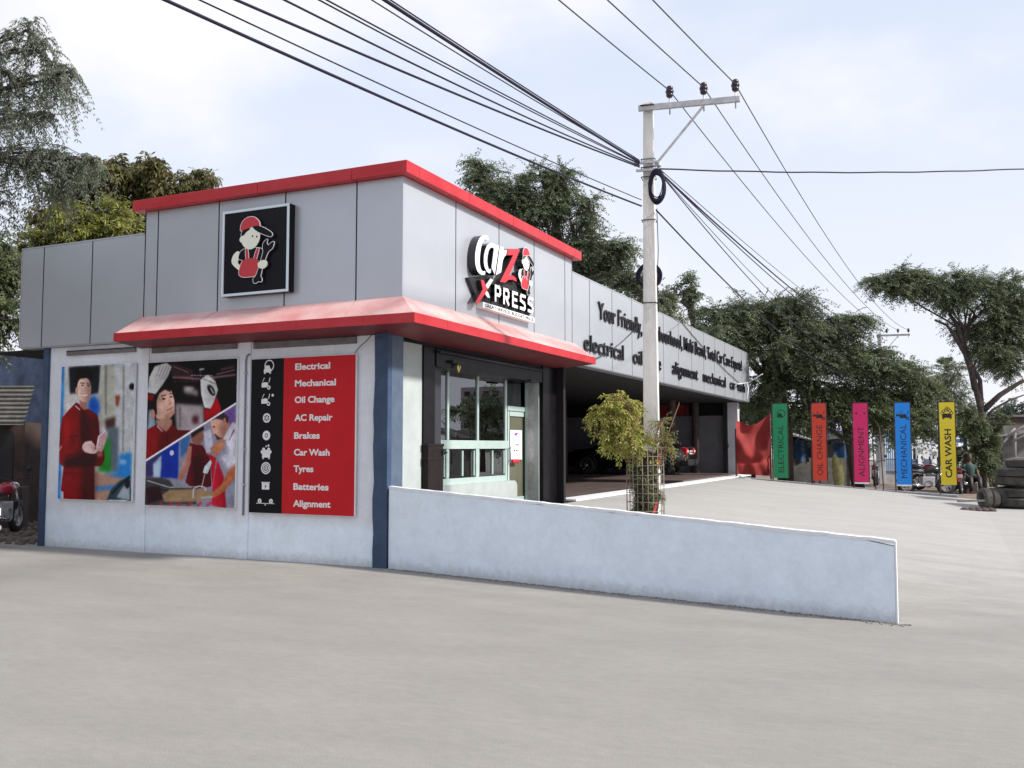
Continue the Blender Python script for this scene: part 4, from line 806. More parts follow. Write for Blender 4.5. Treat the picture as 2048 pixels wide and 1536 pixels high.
# conduit and loose wire on the front wall
cp = thing('conduit_pipe', 'thin grey conduit pipe with clips running up the front wall beside the red poster', 'pipe', (-2.3, -.03, .6))
w = MB(); w.tube([(-2.31, -.035, .62), (-2.31, -.035, 2.84), (-2.29, -.035, 2.91), (-2.24, -.035, 2.93)], .013, 8); w.build('pipe', mat('grey conduit', (.20, .19, .24), .5), cp)
for z in (1.05, 1.55, 2.15, 2.65): w = MB(); w.box(-2.335, -2.285, -.05, -.018, z, z+.018); w.build('clip', M['steel'], cp)
w = MB(); w.tube([(.3, -.35, 3.10), (-.05, -.2, 3.08), (-.2, -.06, 3.04), (-.36, -.05, 2.93), (-.42, -.05, 2.86)], .006, 5); tag(w.build('loose_wire', M['cable'], None, loc=(0, -.2, 3)), 'thin black wire drooping under the canopy to the red poster', 'wire')
# ------------------------------------------------------------------ street furniture: poles and lines
def pole(base, top_z, arm_dir, label, s=1., n_ins=3):
    t = thing('utility_pole', label, 'utility pole', base, group='utility poles along the road'); bx_, by_, bz_ = base
    a = Vector((arm_dir[0], arm_dir[1], 0)).normalized(); b_ = Vector((-a.y, a.x, 0)); w = MB(); V = []
    for z, wd, dp in ((bz_-.1, .115, .085), (bz_+2, .105, .078), (top_z-.03, .068, .055), (top_z, .055, .045)):
        for i, j in ((-1, -1), (1, -1), (1, 1), (-1, 1)): q = a*i*wd*s+b_*j*dp*s; V.append((bx_+q.x, by_+q.y, z))
    w.add(V, [(i*4+k, i*4+(k+1) % 4, i*4+4+(k+1) % 4, i*4+4+k) for i in range(3) for k in range(4)]+[(12, 13, 14, 15)]); w.build('shaft', M['conc'], t, bevel=.008)
    P = lambda u, v, z: Vector((bx_, by_, 0))+a*u+b_*v+Vector((0, 0, z)); za = top_z-.11
    w = MB(); w.bar(P(-.13*s, -.10*s, za), P(1.30*s, -.10*s, za), .05*s, .085*s); w.build('crossarm', M['steel'], t, bevel=.004)
    w = MB(); w.bar(P(.09, -.1, top_z-.98*s), P(.80*s, -.1, za-.045), .03, .03); w.build('brace', M['steel'], t)
    w = MB(); w.tube([P(-.09, -.13, za+.03), P(.09, -.13, za+.03), P(.09, .07, za+.03), P(-.09, .07, za+.03), P(-.09, -.13, za+.03)], .012, 6); w.build('clamp', M['rust'], t)
    tops = []
    for u in (.32*s, .80*s, 1.24*s):
        w = MB(); w.tube([P(u, -.1, za-.13), P(u, -.1, za+.17)], .011, 8); pin = w.build('insulator_pin', M['steel'], t)
        w = MB(); c_ = P(u, -.1, za+.12); w.lathe([(.0, 0), (.035, 0), (.05, .02), (.052, .045), (.035, .055), (.058, .065), (.06, .095), (.036, .105), (.05, .115), (.046, .15), (.03, .165), (0, .17)], c_, n=14); w.build('insulator', M['porcelain'], t)
        tops.append(c_+Vector((0, 0, .10)))
    if s == 1:
        for z in (top_z-.86, top_z-.98, top_z-1.12, top_z-1.75, top_z-2.95):
            w = MB(); h_ = .105; w.tube([P(-.1, -.085, z), P(.1, -.085, z), P(.1, .085, z), P(-.1, .085, z), P(-.1, -.085, z)], .008, 5); w.build('strap', M['matblack'], t)
        w = MB(); 
        for z in (top_z-.92, top_z-1.03): w.bar(P(-.17, -.11, z), P(.16, -.11, z), .04, .03)
        w.lathe([(0, 0), (.03, 0), (.03, .06), (0, .06)], P(-.17, -.11, top_z-.96), n=10); w.lathe([(0, 0), (.03, 0), (.03, .06), (0, .06)], P(.16, -.11, top_z-1.0), n=10); w.build('cable_bracket', M['steel'], t)
    return t, tops, P
PB = (3.02, 2.32, .26)
p1, tops1, P1 = pole(PB, 6.60, (.985, .17), 'concrete utility pole with three insulators behind the low wall')
PB2 = tuple(Vector(at(1764, 893, 42)).xy)+(0,)
p2, tops2, P2 = pole(PB2, 6.72, (.985, .17), 'far concrete utility pole above the trees on the right', s=.99)
def coil(c, rx, rz, label, seed, turns=24):
    r_ = random.Random(seed); w = MB()
    for i in range(turns):
        ph = r_.uniform(0, 6); s_ = r_.uniform(.70, 1.10); dy = r_.uniform(-.03, .03); pts = []
        for k in range(29):
            t = 2*pi*k/28+ph; q = P1(c[0]+rx*s_*cos(t)+.006*cos(3*t+ph), c[1]+dy, c[2]+rz*s_*sin(t)); pts.append(q)
        w.tube(pts, .0065, 5, cap=False)
    return tag(w.build('cable_coil', M['cable'], None, loc=P1(*c)), label, 'cable coil')
coil((.13, -.15, 5.31), .11, .235, 'black cable coil tied high on the near pole beside its brace', 1)
coil((-.03, .14, 4.08), .17, .17, 'lower black cable coil tied behind the near pole shaft', 2)
def catenary(A, B_, sag, n=36, wob=0):
    A = Vector(A); B_ = Vector(B_); return [A.lerp(B_, i/n)-Vector((0, 0, 4*sag*(i/n)*(1-i/n)))+Vector((0, 0, wob*sin(i*1.7))) for i in range(n+1)]
def cable(label, pts, r, m='cable', cat='cable', name='overhead_cable', grp=None):
    w = MB(); w.tube(pts, r, 6); return tag(w.build(name, M[m], None, loc=pts[0]), label, cat, grp)
def back_span(A, xb, px, py, sag):
    """span from the near pole to the previous pole of the line behind the viewer, height chosen to clear where the photo shows it"""
    A = Vector(A); YB = -28.
    best = None
    for i in range(1, 400):
        Y = A.y-i*.03; q = on_y(px, py, Y); t = (A.y-Y)/(A.y-YB); e_ = abs(A.x+(xb-A.x)*t-q.x)
        if best is None or e_ < best[0]: best = (e_, t, q.z)
    _, t, z = best; zb = A.z+(z+4*sag*t*(1-t)-A.z)/t
    return catenary(A, (xb, YB, zb), sag, 60)
for i, (px, lab) in enumerate(((1118, 'left'), (1215, 'middle'), (1305, 'right'))):
    cable('bare conductor from the %s insulator of the near pole off the top edge' % lab, back_span(tops1[i], 1.9+.4*i, px, 0, .4), .0085, 'wire', 'power line', 'power_line', 'bare conductors of the three wire line')
    cable('bare conductor from the %s insulator of the near pole to the far pole' % lab, catenary(tops1[i], tops2[i], .45+.12*i), .0085, 'wire', 'power line', 'power_line', 'bare conductors of the three wire line')
Ahi = P1(-.12, -.12, 5.62); Alo = P1(-.1, -.11, 5.05)
for k, (A, px, r, sag, lab, xb) in enumerate(((Alo, 335, .0120, .5, 'thick lowest black cable sweeping to the upper left from the pole', 1.0), (Alo+Vector((0, 0, .09)), 395, .006, .4, 'thin black wire just above the lowest thick cable on the left', 1.1),
        (Ahi, 468, .0105, .45, 'black cable second thickest, ending at the upper bracket from the upper left', 1.5), (Ahi+Vector((0, 0, .02)), 568, .0085, .8, 'drooping black cable in the middle of the left hand fan', 1.4),
        (Ahi+Vector((.0, 0, .04)), 640, .0065, .5, 'thin wire left of the thick bundle in the fan', 1.6), (Ahi+Vector((0, 0, .05)), 655, .007, .35, 'thin wire touching the thin wire left of the bundle', 1.7),
        (Ahi+Vector((0, 0, .07)), 768, .0155, .35, 'thickest bundled black cable at the right of the fan', 1.8), (Ahi+Vector((0, 0, .09)), 742, .006, .6, 'thin wire crossing beside the thickest bundled cable', 1.9), (Ahi+Vector((0, 0, .1)), 782, .007, .3, 'thin wire running along the upper side of the thickest cable', 1.9))):
    cable(lab, back_span(A, xb, px, 0, sag), r, grp='telephone cables fanning left from the near pole')
Bf = P1(.12, -.1, 5.58)
far = lambda u, z: P2(u, -.1, z)
for k, (A, E_, sag, r, lab) in enumerate(((Bf, far(.0, 6.1), .35, .014, 'thick black cable from the pole bracket down to the far pole'), (Bf, far(.05, 5.9), .45, .010, 'black cable just under the thick one towards the far pole'), (Bf+Vector((0, 0, .04)), far(.1, 6.2), .25, .006, 'thin upper wire towards the far pole'),
        (Bf, far(-.2, 5.4), .95, .009, 'black cable drooping into the tree tops behind the pole'), (Bf, far(-.1, 5.5), .75, .006, 'thin wire drooping between the two forward cables'), (P1(.11, -.1, 4.98), far(-.4, 4.6), .7, .012, 'lowest black cable leaving the pole to the right, into the trees'))):
    cable(lab, catenary(A, E_, sag, 48), r, grp='telephone cables running forward from the near pole')
E1 = at(2300, 322, 17); cable('single black cable crossing the sky to the right edge from the pole', catenary(Bf, E1, .12, 30, .004), .011)
cable('thin wire hanging down the right side of the pole shaft', [P1(.12, -.1, 5.0), P1(.135, -.1, 4.4), P1(.11, -.1, 3.9), P1(.13, -.1, 3.5)], .006)
cable('service wire from the pole back to the garage fascia behind it', catenary(P1(.1, .09, 3.86), (FX+.01, 14.2, 4.98), .15, 16), .007)
cable('service wire drooping over the lettering to the far end of the fascia', catenary((FX+.02, 14.2, 4.97), (FX+.03, 22.4, 3.72), .1, 20), .010)
cable('service wire drooping from the pole across the white fascia to its lower edge', catenary((FX+.12, 9.9, 4.35), (FX+.05, 6.5, 3.22), .12, 20), .009)
w = MB(); w.tube([on_x(1494, 765, FX+.15), on_x(1496, 778, FX+.15), on_x(1494, 800, FX+.15)], .03, 5); w.tube([on_x(1475, 768, FX+.15), on_x(1497, 765, FX+.15), on_x(1525, 748, 1.2)], .018, 5); tag(w.build('hanging_rag', M['white'], None, loc=(FX+.1, 23.3, 3.6)), 'pale rag and wire hanging at the far corner of the garage fascia', 'rag')

# ------------------------------------------------------------------ trees
def unit(a): return a/np.maximum(np.linalg.norm(a, axis=-1, keepdims=True), 1e-6)
def leaf_mesh(rs, S, D, Lt, n, ll, lw, droop, flop, pair=True):
    """twigs S->S+D*Lt with n leaf pairs; returns quads"""
    k = len(S); t = (np.arange(n)+.6)/n; t = np.broadcast_to(t, (k, n))+rs.uniform(-.03, .03, (k, n))
    dn = np.array([0, 0, -1.]); P = S[:, None]+D[:, None]*(Lt[:, None]*t)[..., None]+dn*(droop*Lt[:, None]*t*t)[..., None]
    tg = unit(D[:, None]+dn*(2*droop*t)[..., None]); sd_ = unit(np.cross(tg, unit(rs.normal(0, .5, (k, 1, 3))+np.array([0, 0, 1.]))))
    out = []
    for sgn in ((1, -1) if pair else (1,)):
        d = unit(sd_*sgn+tg*.55+dn*flop+rs.normal(0, .25, (k, n, 3))); nn = unit(np.cross(d, tg)+rs.normal(0, .35, (k, n, 3))); wv = unit(np.cross(d, nn))
        l_ = ll*rs.uniform(.65, 1.2, (k, n, 1)); ww = lw*rs.uniform(.7, 1.2, (k, n, 1))
        A = P; B_ = P+d*l_*.5+wv*ww/2; C_ = P+d*l_+dn*l_*.12; E_ = P+d*l_*.5-wv*ww/2
        out.append(np.stack([A, B_, C_, E_], 2).reshape(-1, 3))
    V = np.concatenate(out); return V, np.arange(len(V)).reshape(-1, 4)
def tree(name, label, cat, base, trunk, clusters, lm, seed=1, nb=10, tw=14, tl=.5, nl=7, ll=.09, lw=.03, droop=.4, flop=.3, out=.7, group=None, tr=.16, lean_limb=True, barkm='bark', br=.03, shell=.45, upb=0., trunk_attach=.6, limb_s=1., flat=1.):
    rs = np.random.RandomState(seed); root = thing(name, label, cat, base, group=group)
    w = MB(); pts = [Vector(p) for p in trunk]; n_ = len(pts)
    w.tube(pts, [tr*(1-.55*i/(n_-1)) for i in range(n_)], 9)
    S = []; D = []
    for ci, (c, r) in enumerate(clusters):
        c = np.array(c, float); r = np.array(r, float)
        k = int((trunk_attach+rs.uniform(0, 1-trunk_attach))*(n_-1)); a = pts[min(k, n_-1)] if ci else pts[-1]; a = np.array(a)
        j1 = rs.normal(0, .12, 3)*np.linalg.norm(c-a); mid = a*.55+c*.45+j1+np.array([0, 0, .12*np.linalg.norm(c-a)]); limb = []
        for t in np.linspace(0, 1, 7): limb.append(a*(1-t)**2+2*mid*t*(1-t)+c*t*t+rs.normal(0, .015*np.linalg.norm(c-a), 3)*(0 < t < 1))
        rr = tr*limb_s*rs.uniform(.28, .42); w.tube([tuple(q) for q in limb], [rr*(1-.7*t)+.008 for t in np.linspace(0, 1, 7)], 6)
        for b_ in range(nb):
            d = unit(rs.normal(0, 1, 3)); d[2] = d[2]*.8+upb; q = c+unit(d)*r*rs.uniform(shell, 1)**.8
            s_ = np.array(limb[rs.randint(3, 7)]); m_ = (s_+q)/2+rs.normal(0, .1, 3)*np.linalg.norm(q-s_)+np.array([0, 0, .1*np.linalg.norm(q-s_)])
            B_ = [s_*(1-t)**2+2*m_*t*(1-t)+q*t*t for t in np.linspace(0, 1, 5)]; w.tube([tuple(x) for x in B_], [br*(1-.8*t)+.003 for t in np.linspace(0, 1, 5)], 4, cap=False)
            t = rs.uniform(.25, 1, tw); B_ = np.array(B_); idx = t*4; i0 = np.minimum(idx.astype(int), 3); f = (idx-i0)[:, None]; P = B_[i0]*(1-f)+B_[i0+1]*f
            dd = unit(P-c)*out+rs.normal(0, .55, (tw, 3))+unit(q-s_)*.4+np.array([0, 0, -.15]); dd[:, 2] *= flat; dd = unit(dd); S.append(P); D.append(dd)
    S = np.concatenate(S); D = np.concatenate(D); Lt = tl*rs.uniform(.6, 1.3, len(S))
    V, F = leaf_mesh(rs, S, D, Lt, nl, ll, lw, droop, flop); bo = np.array(base)
    me = big_mesh('crown', V-bo, F); me.materials.append(lm); ob = bpy.data.objects.new('crown', me); C.objects.link(ob); ob.parent = root
    # fine twig stems
    dn = np.array([0, 0, -1.]); E_ = S+D*Lt[:, None]+dn*(droop*Lt)[:, None]; Mi = S+D*(Lt*.5)[:, None]+dn*(droop*Lt*.25)[:, None]; sw = unit(np.cross(D, rs.normal(0, 1, D.shape)))*(br*.12+.0025)
    V2 = np.stack([S-sw, S+sw, Mi+sw*.8, Mi-sw*.8, E_+sw*.3, E_-sw*.3], 1).reshape(-1, 3); b0 = np.arange(len(S))[:, None]*6; F2 = np.concatenate([b0+np.array([[0, 1, 2, 3]]), b0+np.array([[3, 2, 4, 5]])])
    me = big_mesh('twigs', V2-bo, F2); me.materials.append(M[barkm]); ob = bpy.data.objects.new('twigs', me); C.objects.link(ob); ob.parent = root
    w.build('trunk', M[barkm], root)
    return root
def cl(px, py, rx, ry, D, dep=None):
    c = at(px, py, D); k = D/FPX; return (tuple(c), (rx*k, (dep if dep else (rx+ry)/2*k), ry*k))
def gp(px, D, z=0.): q = at(px, 893, D); return (q.x, q.y, z)
L_dark = leafmat('acacia leaf', (.085, .115, .065), (.165, .205, .11), (.20, .20, .12), .8)
L_olive = leafmat('olive leaf', (.085, .09, .03), (.16, .15, .05), (.20, .13, .06), 1.0)
L_light = leafmat('light green leaf', (.19, .22, .035), (.28, .28, .07), (.32, .27, .12), 1.4)
L_grey = leafmat('drooping leaf', (.085, .11, .075), (.155, .185, .125), (.18, .17, .13), 1.2)
L_neem = leafmat('sapling leaf', (.30, .32, .05), (.42, .42, .12), (.42, .26, .12), 5.)
L_weed = leafmat('weed leaf', (.10, .12, .055), (.20, .21, .11), (.12, .06, .05), 9)
L_shade = leafmat('shade leaf', (.075, .105, .05), (.155, .19, .08), (.19, .18, .10), 1.0)

# overhanging branch tree at the left edge
D0 = 15.5; b_ = gp(-420, D0); q = at(-330, 150, D0)
tree('acacia_tree', 'overhanging acacia with thin drooping grey green sprays at the left edge', 'tree', b_, [b_, at(-400, 600, D0), at(-370, 350, D0), at(-300, 200, D0)],
     [cl(-20, 130, 75, 50, D0), cl(70, 100, 45, 40, D0), cl(100, 140, 50, 45, D0+.4), cl(20, 220, 90, 55, D0), cl(110, 230, 50, 60, D0-.3), cl(130, 150, 25, 30, D0), cl(40, 330, 60, 70, D0), cl(-20, 420, 70, 90, D0+.2), cl(150, 320, 22, 18, D0), cl(105, 345, 16, 35, D0), cl(-60, 250, 80, 80, D0), cl(185, 318, 18, 8, D0), cl(55, 60, 15, 35, D0)],
     L_grey, 11, nb=10, tw=9, tl=.46, nl=12, ll=.065, lw=.021, droop=1.1, flop=.8, tr=.10, br=.009, out=.5, trunk_attach=.7, shell=.1)
D0 = 19; b_ = gp(-60, D0)
tree('acacia_tree', 'dark dense tree hanging down behind the left end of the shop', 'tree', b_, [b_, at(-60, 700, D0), at(-50, 560, D0)],
     [cl(-30, 560, 55, 75, D0), cl(5, 640, 34, 50, D0-.5), cl(-10, 480, 50, 60, D0+.5), cl(25, 520, 30, 50, D0+.6), cl(-60, 660, 50, 60, D0)], L_shade, 12, nb=16, tw=16, tl=.45, nl=7, ll=.09, lw=.035, droop=.6, flop=.6, tr=.15)
# broad olive tree behind the left fascia
D0 = 25; b_ = gp(210, D0+3)
tree('mango_tree', 'broad olive tree with drooping leaf clumps behind the left part of the shop', 'tree', b_, [b_, at(215, 700, D0+3), at(220, 520, D0+2), at(225, 430, D0+1)],
     [cl(110, 400, 38, 40, D0), cl(175, 390, 42, 40, D0+1), cl(165, 335, 20, 22, D0), cl(245, 335, 22, 26, D0), cl(285, 350, 30, 36, D0+.5), cl(310, 345, 22, 26, D0), cl(345, 370, 28, 36, D0), cl(330, 400, 40, 30, D0+1), cl(415, 360, 18, 22, D0), cl(250, 400, 50, 40, D0+1), cl(200, 440, 60, 40, D0+2), cl(90, 440, 40, 45, D0+1), cl(385, 395, 22, 14, D0+.3), cl(228, 350, 14, 28, D0)],
     L_olive, 13, nb=15, tw=15, tl=.42, nl=5, ll=.17, lw=.05, droop=.45, flop=.9, tr=.22, br=.02, out=.8, shell=.2)
D0 = 21; b_ = gp(190, D0)
tree('leafy_shrub', 'bright yellow green shrub just above the left lower fascia', 'shrub', b_, [b_, at(190, 650, D0), at(190, 520, D0)],
     [cl(150, 440, 50, 32, D0), cl(215, 425, 45, 34, D0), cl(95, 470, 40, 24, D0), cl(255, 450, 34, 28, D0), cl(190, 470, 60, 26, D0), cl(60, 490, 30, 20, D0)], L_light, 14, nb=13, tw=14, tl=.40, nl=6, ll=.13, lw=.035, droop=.35, flop=.3, tr=.10)
# dark tree behind the red parapet
D0 = 30; b_ = gp(1120, D0+2)
tree('acacia_tree', 'dark acacia rising behind the red parapet and the pole', 'tree', b_, [b_, at(1120, 720, D0+2), at(1110, 560, D0+1), at(1080, 470, D0)],
     [cl(975, 360, 34, 34, D0), cl(1030, 370, 42, 38, D0), cl(1080, 350, 38, 24, D0), cl(1005, 400, 50, 34, D0), cl(1085, 410, 55, 34, D0), cl(1120, 370, 26, 28, D0), cl(1140, 440, 44, 40, D0), cl(960, 325, 22, 14, D0), cl(1180, 490, 42, 34, D0), cl(1225, 500, 34, 26, D0), cl(1200, 540, 60, 30, D0+1), cl(1260, 560, 40, 36, D0), cl(1130, 500, 50, 34, D0+1), cl(1245, 490, 20, 12, D0), cl(1120, 345, 28, 12, D0), cl(960, 400, 24, 24, D0), cl(1050, 430, 60, 30, D0+1), cl(1160, 540, 60, 34, D0+1), cl(1290, 590, 40, 26, D0), cl(1180, 400, 22, 14, D0)],
     L_dark, 15, nb=15, tw=13, tl=.62, nl=9, ll=.10, lw=.04, droop=.25, flop=.2, tr=.28, br=.025, shell=.15, flat=.55)
D0 = 34; b_ = gp(1390, D0)
tree('small_tree', 'small leafy tuft on a bare pruned stump behind the garage fascia', 'tree', b_, [b_, at(1390, 700, D0), at(1385, 620, D0), at(1378, 595, D0)], [cl(1382, 568, 12, 18, D0), cl(1360, 580, 14, 10, D0), cl(1392, 578, 10, 10, D0)], L_dark, 16, nb=6, tw=8, tl=.35, nl=6, ll=.12, lw=.05, droop=.1, tr=.14, br=.02)
w = MB(); w.tube([at(1316, 592, D0), at(1385, 588, D0)], .045, 6); w.tube([at(1362, 600, D0), at(1398, 630, D0)], .09, 6); tag(w.build('pruned_branch', M['bark'], None, loc=at(1360, 590, D0)), 'bare horizontal pruned branch beside the leafy tuft', 'branch')
D0 = 31; b_ = gp(1340, D0+1)
tree('acacia_tree', 'low dark tree behind the fascia just right of the near pole', 'tree', b_, [b_, at(1345, 720, D0+1), at(1350, 660, D0)], [cl(1345, 630, 30, 30, D0), cl(1375, 660, 34, 28, D0), cl(1410, 670, 40, 30, D0), cl(1320, 600, 20, 22, D0)], L_dark, 17, nb=12, tw=14, tl=.45, nl=7, ll=.11, lw=.045, droop=.35, tr=.16)
# large tree mass beyond the garage end
D0 = 34; b_ = gp(1570, D0+1)
tree('acacia_tree', 'large spreading dark green acacia behind the coloured flag signs', 'tree', b_, [b_, at(1572, 850, D0+1), at(1560, 780, D0+1), at(1530, 730, D0+1)],
     [cl(1430, 625, 46, 34, D0), cl(1490, 620, 50, 36, D0), cl(1550, 610, 46, 22, D0), cl(1590, 650, 60, 34, D0), cl(1650, 640, 55, 24, D0), cl(1685, 665, 40, 24, D0), cl(1470, 670, 60, 36, D0+1), cl(1540, 690, 70, 44, D0), cl(1620, 710, 70, 44, D0), cl(1700, 720, 60, 40, D0), cl(1520, 610, 30, 16, D0), cl(1705, 635, 34, 8, D0), cl(1740, 710, 36, 20, D0), cl(1600, 600, 40, 12, D0), cl(1780, 730, 44, 30, D0), cl(1820, 745, 44, 26, D0), cl(1660, 690, 60, 36, D0), cl(1440, 660, 50, 30, D0)],
     L_dark, 18, nb=17, tw=15, tl=.8, nl=10, ll=.12, lw=.045, droop=.3, flop=.2, tr=.30, br=.03, shell=.1, flat=.5)
D0 = 34.5; b_ = gp(1715, D0)
tree('acacia_tree', 'leaning dark acacia with low hanging foliage between the pink and blue signs', 'tree', b_, [b_, at(1700, 880, D0), at(1680, 810, D0), at(1660, 770, D0)],
     [cl(1520, 770, 40, 40, D0), cl(1580, 770, 50, 40, D0), cl(1650, 780, 55, 38, D0), cl(1720, 780, 50, 40, D0), cl(1760, 800, 44, 36, D0), cl(1780, 840, 40, 40, D0), cl(1740, 830, 40, 30, D0-1), cl(1520, 810, 34, 28, D0), cl(1820, 800, 40, 34, D0), cl(1850, 770, 34, 30, D0), cl(1830, 850, 36, 36, D0-1), cl(1640, 820, 40, 20, D0), cl(1600, 820, 30, 24, D0), cl(1850, 815, 34, 34, D0)],
     L_shade, 19, nb=15, tw=15, tl=.7, nl=9, ll=.12, lw=.045, droop=.5, flop=.4, tr=.24, br=.025, shell=.1, flat=.7)
# right hand acacia with bare dark limbs
D0 = 37; b_ = gp(1985, D0)
T = tree('acacia_tree', 'flat topped acacia with bare dark twisting limbs at the right edge', 'tree', b_, [b_, at(1975, 900, D0), at(1962, 820, D0), at(1945, 750, D0), at(1928, 700, D0), at(1930, 665, D0), at(1950, 630, D0)],
     [cl(1800, 545, 44, 14, D0), cl(1850, 555, 50, 20, D0), cl(1900, 560, 50, 26, D0), cl(1950, 560, 46, 24, D0), cl(2010, 565, 46, 26, D0), cl(1780, 570, 30, 16, D0), cl(1920, 595, 44, 24, D0), cl(1990, 610, 50, 34, D0), cl(2050, 590, 50, 40, D0), cl(2040, 660, 50, 44, D0), cl(1985, 690, 50, 40, D0), cl(2040, 740, 44, 34, D0), cl(1940, 660, 34, 30, D0+.5), cl(1870, 580, 30, 12, D0), cl(2035, 700, 40, 30, D0), cl(2000, 650, 44, 30, D0), cl(1985, 720, 26, 24, D0+1), cl(2040, 620, 50, 40, D0), cl(1760, 558, 24, 8, D0)],
     L_dark, 20, nb=15, tw=15, tl=.65, nl=10, ll=.11, lw=.038, droop=.3, flop=.2, tr=.15, br=.014, shell=.1, trunk_attach=.85, limb_s=.6, flat=.5)
w = MB()
for pts, r0 in (([(1965, 840), (1960, 760), (1925, 700), (1905, 665), (1893, 650), (1870, 640)], .10), ([(1950, 780), (1935, 700), (1925, 690), (1915, 650), (1900, 630), (1905, 610), (1950, 590)], .12), ([(1968, 820), (2000, 790), (2040, 765), (2070, 755)], .13), ([(1965, 850), (1985, 820), (2020, 800), (2048, 790)], .07), ([(1925, 700), (1935, 660), (1940, 630), (1970, 600)], .08), ([(1960, 800), (1945, 740), (1960, 700), (1950, 650)], .06)):
    w.tube([at(a, b2, D0+.1*math.sin(i*2.)) for i, (a, b2) in enumerate(pts)], [r0*(1-.6*i/(len(pts)-1)) for i in range(len(pts))], 7)
lb = w.build('limbs', M['bark'], T)
D0 = 33; b_ = gp(1965, D0)
tree('bushy_shrub', 'dark bushy shrub between the yellow sign and the tyre stacks', 'shrub', b_, [b_, at(1965, 930, D0), at(1960, 890, D0)], [cl(1940, 850, 40, 36, D0), cl(1975, 880, 36, 40, D0), cl(1930, 910, 34, 36, D0), cl(1965, 940, 36, 30, D0), cl(1990, 850, 26, 30, D0), cl(1915, 830, 26, 26, D0)], L_shade, 21, nb=16, tw=15, tl=.35, nl=7, ll=.09, lw=.04, droop=.4, flop=.4, tr=.12)
D0 = 40; b_ = gp(1505, D0)
tree('bushy_shrub', 'dark bush behind the hung red cloth at the garage end', 'shrub', b_, [b_, at(1505, 880, D0), at(1505, 850, D0)], [cl(1490, 830, 24, 30, D0), cl(1520, 830, 30, 34, D0), cl(1500, 800, 24, 22, D0), cl(1500, 870, 34, 30, D0)], L_shade, 22, nb=12, tw=13, tl=.5, nl=6, ll=.12, lw=.05, droop=.5, tr=.12)
D0 = 46; b_ = gp(1880, D0)
tree('loose_tree', 'pale loose leaved tree between the yellow sign top and the palm', 'tree', b_, [b_, at(1880, 850, D0), at(1880, 810, D0)], [cl(1860, 800, 36, 30, D0), cl(1905, 815, 30, 30, D0), cl(1835, 770, 28, 24, D0), cl(1925, 790, 26, 34, D0), cl(1890, 770, 24, 22, D0), cl(1915, 745, 16, 30, D0), cl(1945, 830, 26, 24, D0)], leafmat('pale leaf', (.11, .14, .09), (.19, .22, .14), None, .8), 45, nb=10, tw=9, tl=.7, nl=7, ll=.13, lw=.05, droop=.5, flop=.4, tr=.14, flat=.8)
# palm
D0 = 60; b_ = gp(1893, D0); pr = thing('palm_tree', 'distant fan palm left of the bare limbed acacia', 'tree', b_)
w = MB(); w.tube([b_, at(1892, 820, D0), at(1891, 745, D0)], [.22, .17, .15], 8); w.build('trunk', M['bark'], pr)
rs = np.random.RandomState(5); c0 = at(1891, 742, D0); w = MB()
for i in range(34):
    a = rs.uniform(0, 2*pi); el = rs.uniform(-.7, 1.3); d = Vector((cos(a)*cos(el), sin(a)*cos(el), sin(el))); u_ = d.cross(Vector((0, 0, 1))).normalized(); hub = c0+d*.5; w.tube([c0, hub], .02, 4)
    for k in range(9):
        t = (k-4)/4*1.0; dd = (d*cos(t)+u_*sin(t)).normalized(); e_ = hub+dd*.62-Vector((0, 0, .1)); s2 = u_*.05; w.add([hub, hub+dd*.4+s2, e_, hub+dd*.4-s2], [(0, 1, 2, 3)])
w.build('fronds', L_dark, pr)
# distant tree belt behind everything
for i, (px, D0, top, wd, lab) in enumerate(((1830, 75, 815, 60, 'hazy far tree beyond the motorcycles'), (1930, 80, 800, 50, 'hazy far tree behind the palm'), (1690, 70, 850, 50, 'far tree low behind the purple hoarding'), (2030, 70, 800, 50, 'far tree behind the brown building at the right edge'), (1600, 75, 830, 60, 'far tree seen between green and orange signs'))):
    b_ = gp(px, D0); tree('distant_tree', lab, 'tree', b_, [b_, at(px, 870, D0), at(px, top+30, D0)], [cl(px, top+25, wd*.7, 25, D0), cl(px-wd*.5, top+45, wd*.5, 25, D0), cl(px+wd*.5, top+40, wd*.5, 28, D0)], leafmat('far leaf %d' % i, (.10, .125, .10), (.15, .17, .13), None, .6), 30+i, nb=12, tw=10, tl=.9, nl=5, ll=.3, lw=.14, droop=.3, tr=.2)

# sapling in its wire guard in front of the pole
gx, gy, gz = 3.04, 1.93, .20
root = tree('neem_sapling', 'yellow green neem sapling spilling out of a wire tree guard beside the pole', 'tree', (gx, gy, gz), [(gx, gy, gz), (gx+.02, gy, gz+.7), (gx-.02, gy, gz+1.35), (gx-.2, gy-.05, gz+1.75)],
     [((gx-.42, gy-.1, 1.98), (.28, .22, .24)), ((gx-.22, gy-.1, 2.20), (.16, .16, .14)), ((gx-.58, gy-.1, 1.86), (.17, .18, .18)), ((gx-.18, gy-.15, 1.80), (.22, .2, .22)), ((gx-.62, gy-.1, 2.08), (.12, .14, .14)), ((gx-.42, gy-.08, 2.3), (.12, .12, .10)), ((gx-.02, gy-.12, 1.66), (.20, .16, .12)), ((gx-.35, gy-.12, 1.68), (.18, .16, .12))],
     L_neem, 41, nb=8, tw=7, tl=.19, nl=8, ll=.066, lw=.017, droop=.6, flop=.35, tr=.022, br=.005, shell=.2, barkm='twig', out=.8)
